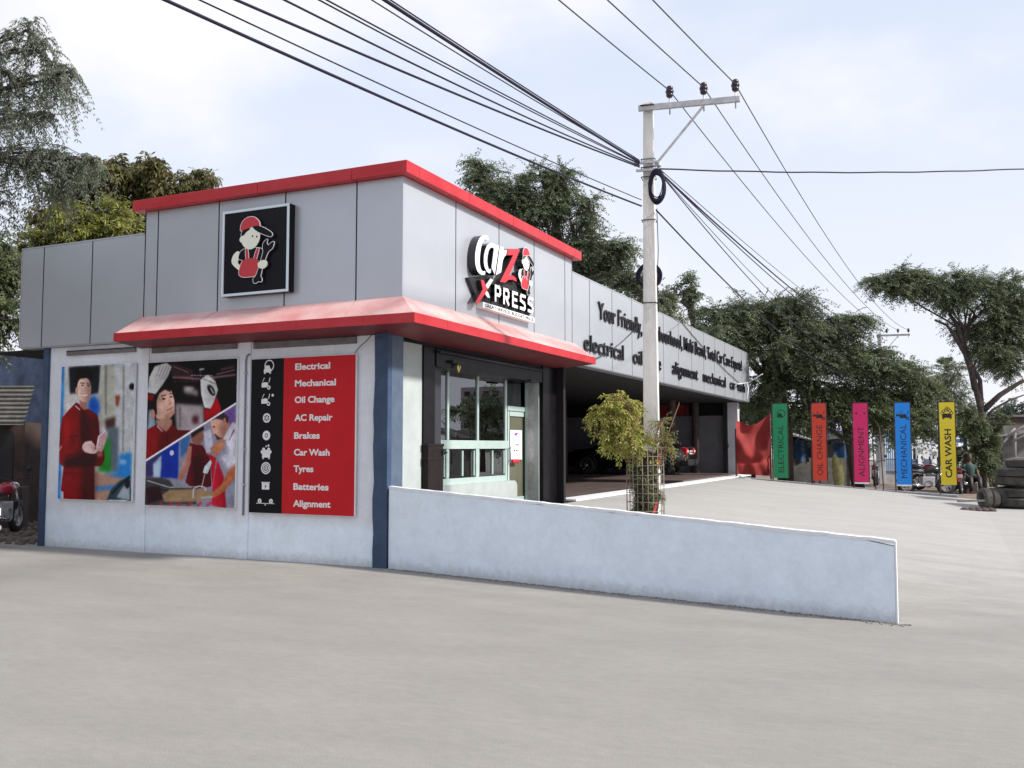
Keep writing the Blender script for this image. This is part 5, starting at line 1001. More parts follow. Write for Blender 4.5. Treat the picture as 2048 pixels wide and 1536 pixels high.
root2 = tree('guard_weeds', 'dark green weeds and stems filling the wire tree guard', 'plant', (gx, gy, gz), [(gx, gy, gz), (gx+.03, gy, gz+.8)],
     [((gx-.05, gy-.02, .55), (.13, .13, .25)), ((gx+.05, gy-.02, .95), (.13, .13, .25)), ((gx-.03, gy-.02, 1.25), (.13, .13, .22)), ((gx+.04, gy, 1.45), (.12, .12, .1))], L_weed, 42, nb=46, tw=14, tl=.11, nl=6, ll=.06, lw=.014, droop=.5, tr=.012, br=.004, barkm='twig', shell=0)
w = MB(); r_ = random.Random(4)
for k in range(6):
    a = (gx+.12, gy, 1.45); e_ = (gx+.28+r_.uniform(-.1, .22), gy+r_.uniform(-.1, .1), 1.9+r_.uniform(-.3, .45)); w.tube([a, ((a[0]+e_[0])/2+.03, gy, (a[2]+e_[2])/2-.05), e_], [.007, .005, .003], 5)
w.build('bare_twigs', M['twig'], root)
tree('neem_sapling', 'sparse reddish sprig with few dry leaves right of the pole above the guard', 'tree', (gx+.15, gy, gz+.3), [(gx+.15, gy, gz+.3), (gx+.18, gy, 1.5), (gx+.25, gy, 1.7)], [((gx+.28, gy-.02, 1.72), (.10, .1, .10)), ((gx+.26, gy-.02, 1.92), (.06, .08, .08)), ((gx+.30, gy-.02, 1.55), (.08, .1, .05))],
     leafmat('dry leaf', (.20, .23, .06), (.28, .27, .10), (.24, .13, .07), 6), 43, nb=6, tw=6, tl=.18, nl=5, ll=.05, lw=.013, droop=.4, tr=.008, br=.004, barkm='twig')
tg = thing('tree_guard', 'round rusty wire mesh tree guard standing behind the low wall', 'tree guard', (gx, gy, gz)); gr = .255
M['gwire'] = mat('guard wire', (.33, .29, .25), .6, .3, (.16, .10, .08), 12)
for k in range(22):
    a = 2*pi*k/22; w = MB(); j = r_.uniform(-.01, .01); w.tube([(gx+(gr+j)*cos(a), gy+(gr+j)*sin(a), gz), (gx+(gr-j)*cos(a+.02), gy+(gr-j)*sin(a+.02), gz+.7), (gx+(gr+j)*cos(a), gy+(gr+j)*sin(a), gz+1.39)], .0042, 5); w.build('upright_wire', M['gwire'], tg)
for k in range(12):
    z = gz+.02+k*.124; w = MB(); w.tube([(gx+gr*1.012*cos(t), gy+gr*1.012*sin(t), z+.006*sin(2*t+k)) for t in np.linspace(0, 2*pi, 25)], .0042, 5, cap=False); w.build('ring_wire', M['gwire'], tg)
for k, (a0, a1, z0, z1, mk) in enumerate(((-.9, -.55, .62, .80, 'signred'), (-.55, -.3, .60, .80, 'signwhite'), (-.4, -.1, 1.32, 1.5, 'signred'))):
    w = MB(); n_ = 8; V = []
    for i in range(n_+1):
        t = a0+(a1-a0)*i/n_; z = z0+(z1-z0)*i/n_; V += [(gx+(gr-.015)*cos(t), gy+(gr-.015)*sin(t), z), (gx+(gr-.015)*cos(t), gy+(gr-.015)*sin(t), z+.085)]
    w.add(V, [(2*i, 2*i+2, 2*i+3, 2*i+1) for i in range(n_)]); w.build('tape', M[mk], tg)

# ------------------------------------------------------------------ coloured upright signs on the far kerb
SG = [(1.62, 'ELECTRICAL', (.010, .27, .105), .57, 3.0, 'green', .55), (2.86, 'OIL CHANGE', (.62, .045, .018), .50, 2.99, 'orange red', .45), (4.12, 'ALIGNMENT', (.68, .008, .13), .47, 2.97, 'pink', .33), (5.36, 'MECHANICAL', (.0, .24, .78), .42, 2.96, 'blue', .22), (6.62, 'CAR WASH', (.78, .60, .02), .43, 2.95, 'yellow', .13)]
for x0, word, col, z0, z1, cn, zg in SG:
    t = thing('upright_sign', 'tall narrow %s sign on a dark post reading %s' % (cn, word), 'sign', (x0, 21.05, zg), group='coloured upright signs along the far kerb')
    wd = .43 if word != 'ELECTRICAL' else .46
    m = mat(cn+' sign face', col, .4); w = MB(); w.box(x0, x0+wd, 20.985, 21.0, z0, z1); w.build('panel', m, t)
    w = MB(); w.bar((x0-.03, 21.02, z0-.02), (x0-.03, 21.02, z1+.02), .035, .035); w.bar((x0-.03, 21.02, z1+.015), (x0+wd+.03, 21.02, z1+.015), .035, .035); w.bar((x0+wd+.01, 21.03, z0), (x0+wd+.01, 21.03, z1), .03, .03); w.build('frame', M['rust'], t)
    w = MB(); w.tube([(x0-.03, 21.05, max(zg-.05, .05)), (x0-.03, 21.05, z0)], .022, 6); w.build('post', M['rust'], t)
    if cn in ('blue', 'pink'): w = MB(); w.box(x0, x0+wd, 20.98, 21.005, z0-.05, z0-.005); w.build('white_strip', M['signwhite'], t)
    if cn == 'pink':
        for dx in (.62, .85): w = MB(); w.tube([(x0+dx, 21.1, .15), (x0+dx-.08, 21.1, 2.2)], .018, 6); w.build('stay', M['rust'], t)
    ln = {'ELECTRICAL': 1.55, 'OIL CHANGE': 1.62, 'ALIGNMENT': 1.58, 'MECHANICAL': 1.66, 'CAR WASH': 1.48}[word]
    zb = z0+{'ELECTRICAL': .18, 'OIL CHANGE': .17, 'ALIGNMENT': .18, 'MECHANICAL': .20, 'CAR WASH': .22}[word]
    w = MB(); xr_ = x0+wd*.72; put_text(w, word, lambda u, v, q, xr_=xr_, zb=zb: (xr_-v, 20.984-q, zb+u), width=ln, height=.17 if word != 'CAR WASH' else .18, extrude=.0006, bold=.022 if cn in ('yellow',) else 0.); w.build('lettering', M['matblack'], t)
    w = MB(); cx = x0+wd/2; zi = z1-.38
    if word == 'CAR WASH' or word == 'ELECTRICAL': icon_car_front(w, cx, zi, .27 if word == 'CAR WASH' else .17, 20.984)
    if word == 'CAR WASH': [disc(w, cx+a, zi+b_, .05, 20.984, r2=.033, d=.0015+.0003*abs(a)) for a, b_ in ((-.13, .05), (.13, .05), (-.09, .11), (.09, .11), (-.03, .14), (.04, .17), (.0, .2))]
    if word == 'ELECTRICAL': disc(w, cx+.05, zi+.06, .13, 20.984, r2=.11, d=.0016)
    if word in ('OIL CHANGE', 'MECHANICAL'): icon_car_side(w, cx+.08, zi-.02, .26, 20.984); icon_car_side(w, cx-.10, zi, .14, 20.984, .0014)
    if word == 'ALIGNMENT': disc(w, cx-.11, zi+.06, .035, 20.984, r2=.012); disc(w, cx+.13, zi+.06, .035, 20.984, r2=.012); rect(w, cx-.02, cx+.05, zi-.03, zi-.015, 20.984)
    w.build('icon', M['matblack'], t)
    if word in ('CAR WASH',): w = MB(); w.prism([(cx+a*.27, zi+b_*.27) for a, b_ in ((-.28, .15), (.28, .15), (.19, .36), (-.19, .36))], lambda u, v, q: (u, 20.9825-q, v), 0, .0005); w.build('icon_window', m, t)

# ------------------------------------------------------------------ black sedan in the garage
def wheel(root, x, y, r, axis, name='wheel', wd=.2, tyre='rubber_new', rimm='chrome'):
    w = MB(); a = Vector(axis); c_ = Vector((x, y, r)); w.lathe([(r*.62, -wd/2), (r*.93, -wd/2), (r, -wd/3), (r, wd/3), (r*.93, wd/2), (r*.62, wd/2)], c_, a, 28); wh = w.build(name, M[tyre], root, local=True)
    w = MB(); w.lathe([(r*.64, -wd/2+.01), (r*.6, wd/2-.06), (r*.62, wd/2-.0)], c_, a, 28)
    b_ = a.orthogonal().normalized(); c2 = a.cross(b_)
    for k in range(7):
        t = 2*pi*k/7; d = b_*cos(t)+c2*sin(t); w.bar(c_+a*(wd/2-.04)+d*r*.08, c_+a*(wd/2-.02)+d*r*.62, .035, .02, up=tuple(a))
    w.lathe([(r*.14, wd/2-.05), (r*.12, wd/2-.01), (.0, wd/2-.01)], c_, a, 14); ob = w.build('rim', M[rimm], wh, local=True); return wh
def loft(w, secs, smooth=True):
    n_ = len(secs[0]); V = [p for s_ in secs for p in s_]; F = [(i*n_+k, i*n_+(k+1) % n_, (i+1)*n_+(k+1) % n_, (i+1)*n_+k) for i in range(len(secs)-1) for k in range(n_)]
    F += [tuple(range(n_))[::-1], tuple((len(secs)-1)*n_+k for k in range(n_))]; w.add(V, F, smooth)
def sedan(loc, rz, label):
    t = thing('sedan_car', label, 'car', loc, rz)      # x forward, local
    w = MB(); S = []
    for x, hw, zb, zt, bl in ((-2.15, .66, .42, .86, .06), (-2.08, .76, .30, .98, .08), (-1.7, .80, .24, 1.03, .09), (-1.0, .83, .22, 1.00, .09), (0, .84, .22, .96, .09), (1.0, .83, .22, .93, .09), (1.7, .79, .24, .84, .09), (2.05, .70, .30, .72, .08), (2.15, .60, .40, .62, .05)):
        S.append([(x, -hw+.04, zb), (x, -hw, zb+.12), (x, -hw-.01, (zb+zt)/2), (x, -hw+.03, zt-bl), (x, -hw+.10, zt), (x, 0, zt+.025), (x, hw-.10, zt), (x, hw-.03, zt-bl), (x, hw+.01, (zb+zt)/2), (x, hw, zb+.12), (x, hw-.04, zb)])
    loft(w, S); ob = w.build('body', M['carpaint'], t, local=True)
    w = MB(); S = []
    for x, hw, zt in ((-1.45, .66, 1.0), (-1.05, .60, 1.26), (-.7, .58, 1.39), (.1, .58, 1.41), (.5, .60, 1.32), (1.1, .68, .95)):
        S.append([(x, -hw-.08, .93), (x, -hw, zt-.06), (x, -hw+.1, zt), (x, 0, zt+.02), (x, hw-.1, zt), (x, hw, zt-.06), (x, hw+.08, .93)])
    loft(w, S); w.build('cabin_glass', mat('dark glass', (.01, .01, .012), .08), t, local=True)
    w = MB(); S = []
    for x, hw, zt in ((-.95, .60, 1.33), (-.7, .58, 1.41), (.1, .58, 1.43), (.35, .58, 1.38)): S.append([(x, -hw, zt-.04), (x, -hw+.1, zt+.0), (x, 0, zt+.02), (x, hw-.1, zt), (x, hw, zt-.04)])
    loft(w, S); w.build('roof', M['carpaint'], t, local=True)
    for x in (-1.35, 1.32):
        for s_ in (-1, 1): wheel(t, x, s_*.74, .31, (0, s_, 0))
        for s_ in (-1, 1):
            w = MB(); c_ = Vector((x, s_*.835, .33)); w.lathe([(.36, 0), (.385, .012), (.36, .02)], c_, (0, s_, 0), 24); w.build('wheel_arch', M['matblack'], t, local=True)
    for s_ in (-1, 1):
        w = MB(); S = []
        w.box(-2.17, -1.96, s_*.62-.13, s_*.62+.13, .66, .92); ob = w.build('tail_light', M['redlamp'], t, local=True, bevel=.03)
        w = MB(); w.box(-2.185, -2.17, s_*.62-.08, s_*.62+.06, .76, .84); w.build('lamp_lens', M['signwhite'], ob, local=True)
    w = MB(); w.box(-2.26, -1.95, -.80, .80, .30, .52); w.build('rear_bumper', M['matblack'], t, local=True, bevel=.05)
    w = MB(); w.box(-2.175, -2.155, -.24, .24, .70, .82); ob = w.build('number_plate', M['plate'], t, local=True)
    w = MB(); [w.box(-2.179, -2.176, y_, y_+.035, .73, .79) for y_ in (-.2, -.15, -.08, -.03, .04, .09, .14)]; w.build('plate_marks', M['matblack'], ob, local=True)
    w = MB(); w.box(-2.13, -2.11, -.06, .06, .90, .94); w.build('boot_badge', M['chrome'], t, local=True)
    return t
sedan((-3.3, 20.9, .64), pi+.06, 'black sedan parked inside the dark garage with its red tail light showing')

# ------------------------------------------------------------------ motorcycles
def motorcycle(loc, rz, label, col, name='motorcycle'):
    t = thing(name, label, 'motorcycle', loc, rz, group='parked motorcycles'); pm_ = mat('bike paint', col, .25)
    for x in (-.63, .63): wheel(t, x, 0, .30, (0, 1, 0), wd=.09, tyre='rubber_new', rimm='steel')
    w = MB(); S = []
    for x, hw, zb, zt in ((-.08, .06, .72, .80), (.05, .12, .70, .92), (.25, .14, .70, .96), (.40, .10, .74, .92), (.46, .04, .78, .86)): S.append([(x, hw*cos(a), (zb+zt)/2+(zt-zb)/2*sin(a)) for a in np.linspace(0, 2*pi, 10, endpoint=False)])
    loft(w, S); w.build('fuel_tank', pm_, t, local=True)
    w = MB(); S = []
    for x, hw, zb, zt in ((-.80, .08, .78, .86), (-.6, .13, .74, .86), (-.3, .13, .72, .83), (-.05, .08, .70, .79)): S.append([(x, hw*cos(a), (zb+zt)/2+(zt-zb)/2*sin(a)) for a in np.linspace(0, 2*pi, 10, endpoint=False)])
    loft(w, S); w.build('seat', M['matblack'], t, local=True)
    w = MB(); w.box(-.15, .25, -.12, .12, .28, .60); w.lathe([(.12, -.15), (.12, .15), (0, .15)], (.05, 0, .36), (0, 1, 0), 14); w.build('engine', M['steel'], t, local=True, bevel=.02)
    w = MB(); w.tube([(-.1, 0, .3), (-.1, 0, .7), (.38, 0, .82)], .025, 6); w.tube([(.38, 0, .82), (.3, 0, .35), (-.1, 0, .3)], .022, 6)
    for s_ in (-1, 1): w.tube([(-.63, s_*.09, .30), (-.1, s_*.08, .34)], .02, 6); w.tube([(-.6, s_*.1, .32), (-.45, s_*.1, .72)], .022, 6)
    w.build('frame', M['matblack'], t, local=True)
    w = MB(); [w.tube([(.63, s_*.07, .30), (.42, s_*.07, .85)], .02, 6) for s_ in (-1, 1)]; w.build('fork', M['chrome'], t, local=True)
    w = MB(); w.tube([(.25, -.36, 1.02), (.36, -.2, 1.02), (.42, 0, .95), (.36, .2, 1.02), (.25, .36, 1.02)], .014, 6); w.build('handlebar', M['matblack'], t, local=True)
    w = MB(); w.lathe([(.0, -.10), (.07, -.08), (.09, 0), (.085, .02), (0, .03)], (.50, 0, .86), (1, 0, .1), 14); w.build('headlight', M['chrome'], t, local=True)
    w = MB(); w.tube([(-.1, -.14, .30), (-.7, -.16, .36)], [.03, .045], 8); w.build('exhaust', M['chrome'], t, local=True)
    for s_ in (-1, 1): w = MB(); w.tube([(.3, s_*.3, 1.02), (.27, s_*.36, 1.16)], .008, 5); w.lathe([(0, 0), (.06, .005), (.06, .015), (0, .02)], (.27, s_*.37, 1.2), (-1, 0, 0), 12); w.build('mirror', M['matblack'], t, local=True)
    w = MB(); w.box(-.90, -.78, -.07, .07, .72, .80); w.build('tail_light', M['redlamp'], t, local=True, bevel=.015)
    w = MB(); pts = [(-.63+.36*cos(a), 0, .30+.36*sin(a)) for a in np.linspace(.9, 2.8, 8)]
    for p0, p1_ in zip(pts, pts[1:]): w.bar(p0, p1_, .13, .01)
    w.build('rear_mudguard', pm_, t, local=True)
    w = MB(); w.box(-.955, -.945, -.11, .11, .56, .67); w.build('number_plate', M['plate'], t, local=True)
    w = MB(); w.bar((-.8, 0, .72), (-.95, 0, .60), .1, .03); w.build('plate_bracket', M['matblack'], t, local=True)
    return t
b_ = gp(5, 17.0); motorcycle((b_[0], b_[1], 0), R(118), 'red motorcycle seen from behind at the left edge beside the shed', (.35, .01, .03))
b_ = gp(-18, 14.6); motorcycle((b_[0]-.35, b_[1], 0), R(160), 'red and white motorcycle mostly cut off by the left edge', (.45, .03, .08))
for px, D_, rz, col, lab in ((1868, 34, 150, (.35, .01, .03), 'red motorcycle just left of the yellow sign'), (1842, 36, 200, (.03, .03, .05), 'dark motorcycle between the blue and yellow signs'), (1850, 31, 20, (.02, .02, .02), 'black motorcycle nearest the kerb left of the yellow sign'), (1926, 32, 80, (.3, .02, .03), 'red motorcycle half hidden right of the yellow sign'), (1750, 38, 90, (.12, .12, .14), 'grey motorcycle behind the stays of the pink sign')):
    b_ = gp(px, D_); motorcycle((b_[0], b_[1], .004), R(rz), lab, col)

# ------------------------------------------------------------------ tyres on the right
def tyre_thing(c, r, h, axis, label, grp='old lorry tyres at the right edge'):
    w = MB(); a = Vector(axis).normalized(); pr_ = [(r*.55, -h/2), (r*.8, -h/2), (r*.95, -h*.42), (r, -h*.3)]
    for k in range(5): z = -h*.3+h*.6*(k+.5)/5; pr_ += [(r, z-.02), (r*.985, z-.012), (r*.985, z+.012), (r, z+.02)]
    pr_ += [(r, h*.3), (r*.95, h*.42), (r*.8, h/2), (r*.55, h/2), (r*.5, 0), (r*.55, -h/2)]
    w.lathe(pr_, c, a, 26); return tag(w.build('old_tyre', M['rubber'], None, loc=c), label, 'tyre', grp)
b_ = gp(2052, 24.5); ordn = ['bottom', 'second', 'third', 'fourth', 'top']
for i in range(5):
    c_ = (b_[0]+rnd.uniform(-.05, .05)+.06*i*(i > 3), b_[1]+rnd.uniform(-.04, .04), .02+.13+i*.262); tyre_thing(c_, .86-.03*i, .255, (rnd.uniform(-.05, .05), rnd.uniform(-.04, .04), 1), '%s tyre %sof the big grey stack at the right edge' % (ordn[i], 'up ' if 0 < i < 4 else ''))
for i, px in enumerate((1966, 1981, 1997)):
    b_ = gp(px, 24.2+.1*i); tyre_thing((b_[0], b_[1], .27-.01*i), .265, .19, (cos(YAW), sin(YAW)+.05, 0), '%s of the three small tyres standing upright beside the stack' % ('leftmost', 'middle', 'rightmost')[i])
w = MB(); w.bar(gp(1912, 24, .2), gp(1975, 24, .22), .06, .05); tag(w.build('plank', M['greywall'], None, loc=gp(1940, 24, .2)), 'long thin pale plank lying beyond the kerb end near the tyres', 'plank')
for i in range(5):
    b_ = gp(1925+i*13, 23.2); w = MB(); w.lathe([(.0, 0), (.14, 0), (.12, .05), (.05, .09), (0, .1)], (b_[0], b_[1], .0), n=7); tag(w.build('stone', M['rust'], None, loc=b_), 'reddish stone, %s in the row at the end of the kerb' % ('first', 'second', 'third', 'fourth', 'fifth')[i], 'stone', 'stones by the kerb end')

# ------------------------------------------------------------------ yard clutter behind the signs
def boxthing(name, label, cat, px0, px1, D_, z0, z1, m, dep=.5):
    a = gp((px0+px1)/2, D_); t = thing(name, label, cat, a, YAW); wd = (px1-px0)*D_/FPX; return t, wd
rc = thing('hung_cloth', 'large red cloth sheet hung beside the garage end pillar', 'cloth', gp(1505, 31.5, 0))
w = MB(); n1, n2 = 28, 26; V = []; k_ = 31.5
for i in range(n1+1):
    for j in range(n2+1):
        u, v = i/n1, j/n2; px = 1472+u*68; top = 843+14*sin(pi*u)-14*u*(u > .0)-6*abs(u-.5); bot = 948+4*u; py = top+(bot-top)*v; dd = .14*sin(7*(v+1.2*(u-.55)**2))*(1-v*.6)+.05*sin(9*u+6*v*v+1)+.03*sin(17*(u-v*.7))*v+.10*math.exp(-((v-.72)/.05)**2); V.append(at(px, py, k_+dd))
w.add(V, [(i*(n2+1)+j, (i+1)*(n2+1)+j, (i+1)*(n2+1)+j+1, i*(n2+1)+j+1) for i in range(n1) for j in range(n2)], True); w.build('sheet', M['cloth'], rc)
w = MB(); w.tube([gp(1541, 31.6, 0), gp(1541, 31.6, 2.7)], .03, 6); w.tube([gp(1472, 31.6, 0), gp(1472, 31.6, 2.2)], .03, 6); w.build('post', M['rust'], rc)
t, wd = boxthing('stone_heap', 'pale sack lying under the lower edge of the red cloth', 'sack', 1480, 1500, 31, 0, .5, None)
w = MB(); w.lathe([(0, .0), (.3, .05), (.33, .3), (.22, .52), (0, .6)], (-.0, 0, .0), n=12); w.build('sack', M['kerb'], t, local=True); t.name = 'cement_sack'
t, wd = boxthing('market_shed', 'low shack with a sloping tin roof and blue tarpaulin behind the orange sign', 'shed', 1572, 1708, 37, 0, 2, None)
w = MB(); w.box(-wd/2, wd*.42, -.1, .1, 0, 1.15); w.build('front_board', M['greywall'], t, local=True)
w = MB(); w.box(-wd/2, wd/2, 1.2, 1.3, 0, 2.0); w.build('back_wall', M['matblack'], t, local=True)
w = MB(); w.add([(-wd/2-.1, -.5, 2.15), (-.1, -.5, 1.75), (-.1, 1.4, 2.0), (-wd/2-.1, 1.4, 2.4)], [(0, 1, 2, 3)]); w.add([(-wd/2-.1, -.5, 2.10), (-.1, -.5, 1.70), (-.1, -.5, 1.75), (-wd/2-.1, -.5, 2.15)], [(0, 1, 2, 3)]); w.build('tin_roof', M['kerb'], t, local=True)
w = MB(); w.add([(0, -.4, 1.85), (wd/2, -.4, 2.0), (wd/2, 1.3, 2.2), (0, 1.3, 2.1)], [(0, 1, 2, 3)], True); w.build('tarpaulin_roof', M['matblack'], t, local=True)
w = MB(); n_ = 8; V = []
for i in range(n_+1): u = i/n_; V += [(wd*.18+u*wd*.3, .05*sin(u*9), 1.75-u*.05), (wd*.22+u*wd*.24, .05*sin(u*9+1), 1.05)]
w.add(V, [(2*i, 2*i+2, 2*i+3, 2*i+1) for i in range(n_)], True); w.build('tarpaulin_flap', M['tarp'], t, local=True)
w = MB(); V = []
for i in range(n_+1): u = i/n_; V += [(-wd*.38+u*wd*.16, -.12+.05*sin(u*9), 1.85), (-wd*.40+u*wd*.22, -.12+.07*sin(u*9+1), 1.0)]
w.add(V, [(2*i, 2*i+2, 2*i+3, 2*i+1) for i in range(n_)], True); w.build('side_tarpaulin', M['tarp'], t, local=True)
w = MB(); [w.tube([(x, -.2, 0), (x, -.2, 2.0)], .03, 6) for x in (-wd*.49, -.1, wd*.48)]; w.build('posts', M['rust'], t, local=True)
t, wd = boxthing('yellow_sack', 'tall yellow cloth bundle leaning on the shack board', 'cloth', 1665, 1688, 34, 0, 1.4, None)
w = MB(); S = []
for z, r_x, r_y, cx_ in ((0, .12, .1, .02), (.2, .17, .12, .0), (.6, .22, .14, .0), (.95, .2, .13, -.03), (1.15, .12, .1, -.1), (1.3, .05, .05, -.14)): S.append([(cx_+r_x*cos(a)*(1+.12*sin(5*a)), r_y*sin(a)*(1+.1*cos(4*a)), z) for a in np.linspace(0, 2*pi, 16, endpoint=False)])
loft(w, S); w.build('bundle', M['yellowbag'], t, local=True)
t, wd = boxthing('shop_hoarding', 'purple hoarding with white and yellow lettering bars behind the trees', 'sign', 1645, 1702, 48, 0, 3, None)
w = MB(); w.box(-wd/2, wd/2, -.05, .05, 1.95, 2.95); w.build('board', M['purple'], t, local=True)
w = MB(); 
for i in range(14): w.box(-wd/2+.08+i*.098, -wd/2+.145+i*.098, -.056, -.051, 2.14, 2.20)
for i in range(22): w.box(-wd/2+.05+i*.062, -wd/2+.095+i*.062, -.056, -.051, 2.02, 2.06)
w.build('small_lettering', M['signwhite'], t, local=True)
w = MB(); [w.box(-wd/2+.1+i*.2, -wd/2+.19+i*.2, -.056, -.051, 2.42, 2.75) for i in range(7)]; w.build('large_lettering', M['cream'], t, local=True)
w = MB(); [w.tube([(x, .0, 0), (x, 0, 1.95)], .05, 6) for x in (-wd*.45, wd*.45)]; w.build('posts', M['rust'], t, local=True)
t, wd = boxthing('gate_pillar', 'pale square concrete gate pillar between the pink and blue signs', 'pillar', 1754, 1768, 40, 0, 2, None)
w = MB(); w.box(-.15, .15, -.15, .15, 0, 2.55); w.build('pillar', mat('pale pillar', (.42, .40, .40), .8, 0, (.3, .29, .29), 4), t, local=True, bevel=.02)
t, wd = boxthing('bar_fence', 'blue upright bar fence beside the pale gate pillar', 'fence', 1769, 1800, 42, 0, 2, None)
for i in range(9): w = MB(); w.box(-wd/2+i*wd/8-.02, -wd/2+i*wd/8+.02, -.02, .02, .5, 2.5); w.build('bar', M['bluefence'], t, local=True)
w = MB(); w.box(-wd/2, wd/2, .021, .05, 1.0, 1.05); w.box(-wd/2, wd/2, .021, .05, 2.3, 2.35); w.build('rail', M['bluefence'], t, local=True)
w = MB(); w.box(-wd/2, wd/2, .06, .3, 0, .5); w.build('base_wall', M['kerb'], t, local=True)
t, wd = boxthing('far_wall', 'low pale boundary wall with white posts far behind the motorcycles', 'wall', 1820, 1910, 52, 0, 1.3, None)
w = MB(); w.box(-wd/2, wd/2, 0, .2, 0, .9); w.build('wall_body', M['bluewall'], t, local=True)
for x in (-wd*.28, wd*.02, wd*.42): w = MB(); w.box(x-.14, x+.14, -.05, .25, 0, 2.0 if x < 0 else 1.5); w.build('white_post', M['white'], t, local=True)
w = MB(); w.bar((-wd/2, -.1, 1.6), (wd/2, -.1, 1.0), .06, .08); w.bar((-wd/2, -.1, 1.75), (wd/2, -.1, 1.7), .03, .03); w.build('top_rail', M['steel'], t, local=True)
t, wd = boxthing('blue_sign', 'small blue board with a white mark right of the yellow sign', 'sign', 1908, 1926, 38, 0, 2, None)
w = MB(); w.box(-wd/2, wd/2, -.03, .03, 1.75, 2.5); w.build('board', mat('blue board', (.05, .12, .35), .5), t, local=True)
w = MB(); w.box(-.05, .0, -.04, -.031, 1.95, 2.3); w.bar((-.02, -.036, 2.15), (.1, -.036, 2.42), .05, .006, up=(0, 1, 0)); w.bar((-.02, -.0365, 2.15), (-.13, -.0365, 2.42), .05, .006, up=(0, 1, 0)); w.box(-.14, .1, -.043, -.0405, 1.9, 1.96); w.build('mark', M['signwhite'], t, local=True)
w = MB(); w.tube([(0, 0, 0), (0, 0, 1.75)], .04, 6); w.build('post', M['white'], t, local=True)
t, wd = boxthing('brown_building', 'plain brown building far off at the right edge', 'building', 2030, 2120, 60, 0, 2, None)
w = MB(); w.box(-wd/2, wd/2, 0, 6, 0, 3.5); w.build('wall', M['rust'], t, local=True)
w = MB(); w.box(-wd/2-.2, wd/2+.2, -.2, 6.2, 3.5, 3.62); w.build('roof', M['greywall'], t, local=True)
for x in (-1.8, -.4, 1.0): w = MB(); w.box(x, x+.7, -.02, -.001, 1.4, 2.5); w.build('window', M['matblack'], t, local=True)
t, wd = boxthing('pole_shelter', 'lean-to of grey poles and sheeting above the tyre stack', 'shelter', 2010, 2110, 26, 0, 2, None)
w = MB(); [w.tube([(a, -.3, b2), (c2, .2, d2)], .035, 6) for a, b2, c2, d2 in ((-.75, 1.9, .6, 2.55), (-.62, 1.75, .8, 2.35), (-.9, 1.7, -.3, 2.1), (-.1, 2.25, .9, 2.2))]; w.tube([(-.55, -.2, 1.0), (-.52, -.2, 2.0)], .04, 6); w.build('poles', mat('grey pole', (.2, .18, .17), .9), t, local=True)
w = MB(); w.add([(-.5, -.2, 1.9), (1.2, -.2, 2.3), (1.2, 1.0, 2.3), (-.5, 1.0, 1.9)], [(0, 1, 2, 3)]); w.box(-.3, 1.2, .8, .86, 0, 2.2); w.build('sheeting', M['greywall'], t, local=True)
# seated person in the shade (skin modifier body, shirt and trousers over it)
def skin(name, pts, edges, m, parent, sub_=1):
    me = bpy.data.meshes.new(name); me.from_pydata([p[:3] for p in pts], edges, []); ob = bpy.data.objects.new(name, me); C.objects.link(ob); ob.parent = parent
    ob.modifiers.new('skin', 'SKIN'); 
    if not me.skin_vertices: me.attributes.new('x', 'FLOAT', 'POINT'); bpy.context.view_layer.objects.active = ob
    if me.skin_vertices:
        for v, p in zip(me.skin_vertices[0].data, pts): v.radius = (p[3], p[3]*.85)
        me.skin_vertices[0].data[0].use_root = True
    s_ = ob.modifiers.new('sub', 'SUBSURF'); s_.levels = s_.render_levels = sub_; me.materials.append(m); return ob
pb_ = gp(1958, 32.3); pe = thing('person', 'person in a green shirt sitting in the shade beside the tyres', 'person', (pb_[0]-.35, pb_[1]-.5, 0), YAW)
def manual_person(pe):
    skinm = mat('skin', (.09, .045, .03), .6); 
    w = MB(); 
    for s_ in (-1, 1): w.tube([(s_*.11, 0, .45), (s_*.15, -.42, .50), (s_*.15, -.45, .25), (s_*.15, -.42, .06), (s_*.15, -.55, .03)], [.095, .07, .06, .045, .03], 10)
    w.tube([(0, 0, .42), (0, .0, .62), (0, -.02, .85), (0, -.02, 1.0), (0, -.03, 1.06)], [.15, .15, .18, .13, .05], 14)
    for s_ in (-1, 1): w.tube([(s_*.16, -.02, .96), (s_*.25, -.08, .72), (s_*.18, -.30, .58), (s_*.15, -.38, .56)], [.06, .05, .038, .03], 10)
    w.tube([(0, -.03, 1.0), (0, -.04, 1.12)], [.05, .045], 10); w.lathe([(.0, -.12), (.05, -.11), (.078, -.04), (.085, .03), (.06, .10), (0, .125)], (0, -.05, 1.22), n=16)
    w.lathe([(.012, 0), (.018, .02), (0, .03)], (0, -.13, 1.2), (0, -1, 0), 8); w.build('body', skinm, pe, local=True)
    w = MB(); w.tube([(0, 0, .44), (0, .0, .62), (0, -.02, .86), (0, -.02, .99), (0, -.03, 1.03)], [.165, .165, .195, .15, .075], 16)
    for s_ in (-1, 1): w.tube([(s_*.14, -.02, .97), (s_*.22, -.06, .80)], [.075, .068], 10)
    w.build('shirt', mat('green shirt', (.02, .05, .04), .8), pe, local=True)
    w = MB(); [w.tube([(s_*.11, .02, .45), (s_*.15, -.42, .51), (s_*.15, -.45, .25), (s_*.15, -.43, .10)], [.11, .085, .07, .06], 10) for s_ in (-1, 1)]; w.build('trousers', M['matblack'], pe, local=True)
    w = MB(); w.lathe([(.09, -.01), (.095, .04), (.07, .11), (0, .14)], (0, -.035, 1.225), n=16); w.build('hair', M['matblack'], pe, local=True)
manual_person(pe)
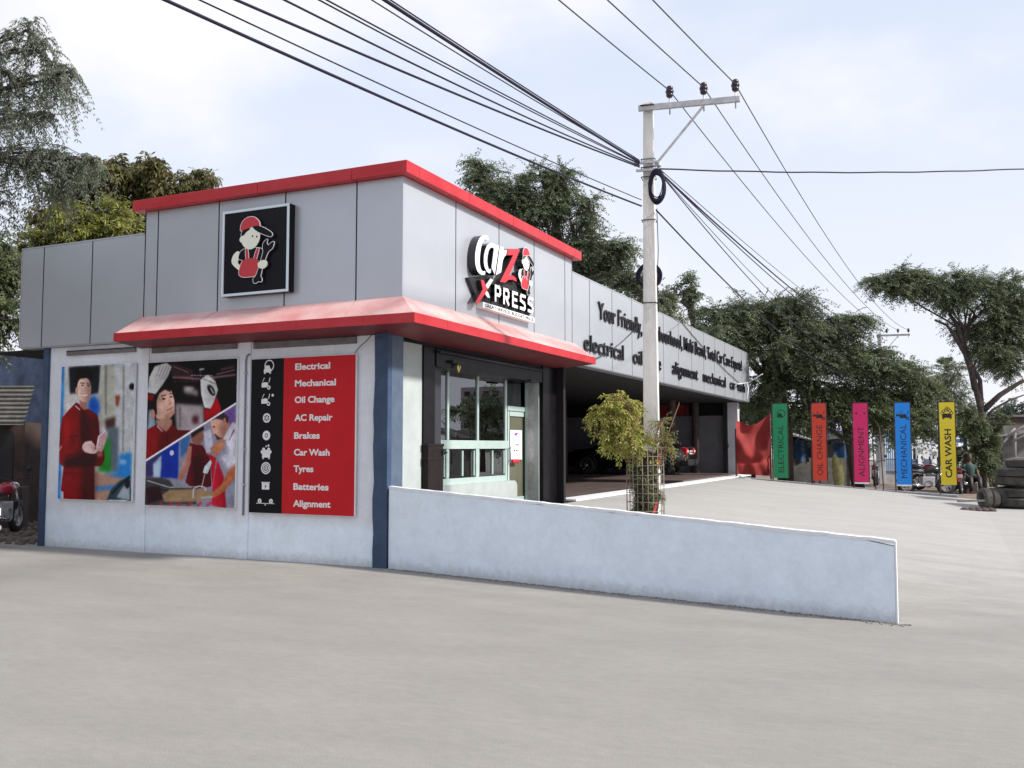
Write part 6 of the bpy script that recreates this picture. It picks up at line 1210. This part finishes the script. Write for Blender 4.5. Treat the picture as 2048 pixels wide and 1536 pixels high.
w = MB(); w.box(-.2, .2, -.18, .2, 0, .36); st = w.build('stool', M['rust'], None, local=True, bevel=.02); st.location = (pe.location.x, pe.location.y+.02, 0); st.rotation_euler.z = YAW; tag(st, 'low brown stool under the seated person in the shade', 'stool')

# ------------------------------------------------------------------ left side: blue wall, shed, rubble
a = gp(-260, 23.5); b_ = gp(112, 21.4); t = thing('weathered_wall', 'weathered blue plastered wall behind the left end of the shop', 'wall', (b_[0], b_[1], 0))
w = MB(); d_ = Vector(b_)-Vector(a); nn = Vector((-d_.y, d_.x, 0)).normalized()*.2; top = [3.45, 3.45]
V = [Vector(a), Vector(b_), Vector(b_)+nn, Vector(a)+nn]; V += [V[0]+Vector((0, 0, 3.25)), V[1]+Vector((0, 0, 4.0)), V[2]+Vector((0, 0, 4.0)), V[3]+Vector((0, 0, 3.25))]
w.add(V, [(0, 1, 5, 4), (1, 2, 6, 5), (2, 3, 7, 6), (3, 0, 4, 7), (4, 5, 6, 7)]); w.build('wall_body', M['bluewall'], t)
sd0 = gp(8, 19.3); t = thing('tin_shed', 'small brown shed with a grey corrugated awning at the left edge', 'shed', sd0, YAW)
w = MB(); w.box(-1.2, .42, 0, 1.2, 0, 2.1); w.build('shed_body', M['rust'], t, local=True)
w = MB(); V = []; nn_ = 9*6
for i in range(nn_+1):
    u = i/nn_; z = 2.86-u*.82; y = .06-u*.32; off = .022*sin(u*9*2*pi); V += [(-1.4, y-off, z+off*.3), (.56-u*.04, y-off, z+off*.3)]
w.add(V, [(2*i, 2*i+1, 2*i+3, 2*i+2) for i in range(nn_)], True); w.build('corrugated_awning', M['greywall'], t, local=True)
w = MB(); w.box(-.4, .2, -.02, -.001, .3, 1.9); w.build('door', M['matblack'], t, local=True)
sb = gp(30, 18.2); w = MB(); w.box(-.25, .22, -.25, .25, 0, .82); o2 = w.build('rusty_drum_box', M['rust'], None, local=True, bevel=.02); o2.location = sb; o2.rotation_euler.z = YAW+.2; tag(o2, 'rusty brown crate standing beside the blue wall behind the motorcycle', 'crate')
rs = np.random.RandomState(9); w = MB()
for i in range(220):
    px = rs.uniform(-60, 84); D_ = rs.uniform(15.3, 20.5); q = gp(px, D_); r = rs.uniform(.02, .09); w.lathe([(0, -r*.3), (r, 0), (r*.8, r*.5), (0, r*.75)], q, (rs.normal(0, .3), rs.normal(0, .3), 1), 6)
tag(w.build('rubble', mat('rubble', (.20, .15, .12), .95, 0, (.09, .07, .06), 9), None, loc=gp(40, 17)), 'loose brown rubble and litter on the ground left of the shop', 'rubble', kind='stuff')

b_ = (-11.5, -5.5, 0); tree('off_frame_tree', 'big unseen tree added left of the viewer to shade the fascia', 'tree', b_, [b_, (-11.5, -5.5, 2.5), (-11.4, -5.4, 4)], [((-11.5, -5.5, 6), (3, 3, 2)), ((-9.8, -5, 4.6), (2, 2, 1.6)), ((-13.5, -6, 5), (2.2, 2.2, 1.8)), ((-11.5, -3.4, 4.8), (2, 2, 1.6)), ((-8.6, -6, 6.6), (2, 2, 1.4)), ((-9, -3.5, 5.2), (1.4, 1.6, 1.6)), ((-14, -3, 6), (2.4, 2, 2))], L_dark, 61, nb=16, tw=12, tl=.6, nl=6, ll=.2, lw=.1, tr=.25)  # unseen tree, added to darken the left end of the front fascia
# ------------------------------------------------------------------ across the road, seen only as reflections in the shop windows
b_ = (19., 42., 0); tree('off_frame_tree', 'roadside tree across the street mirrored in the shop windows', 'tree', b_, [b_, (19, 42, 2), (18.8, 42.2, 3.2)], [((18, 41, 3.6), (2, 2, 1.4)), ((20, 43, 4.4), (2.2, 2.2, 1.3)), ((19, 45, 3.8), (1.8, 1.8, 1.2)), ((18.6, 39, 3.6), (1.6, 1.6, 1.2)), ((19, 42, 2), (2, 4, 1.4))], L_dark, 60, nb=12, tw=12, tl=.6, nl=6, ll=.2, lw=.09, tr=.2)
t = thing('apartment_block', 'pink and grey apartment block with balconies mirrored in the shop windows', 'building', (113, 232, 0))
w = MB(); w.box(103, 119, 226, 240, 0, 18.5); w.build('wall', mat('apartment wall', (.42, .30, .30), .8, 0, (.3, .3, .32), .2), t)
for i in range(5): w = MB(); w.box(106, 116, 224.6, 225.9, 2.6+i*3, 3.6+i*3); w.build('balcony', M['kerb'], t)
for i in range(5):
    w = MB(); [w.box(x, x+1.8, 225.9, 225.98, 4.1+i*3-.2, 5.3+i*3) for x in (103.5, 107, 110, 113, 116)]; w.build('window_row', M['matblack'], t)
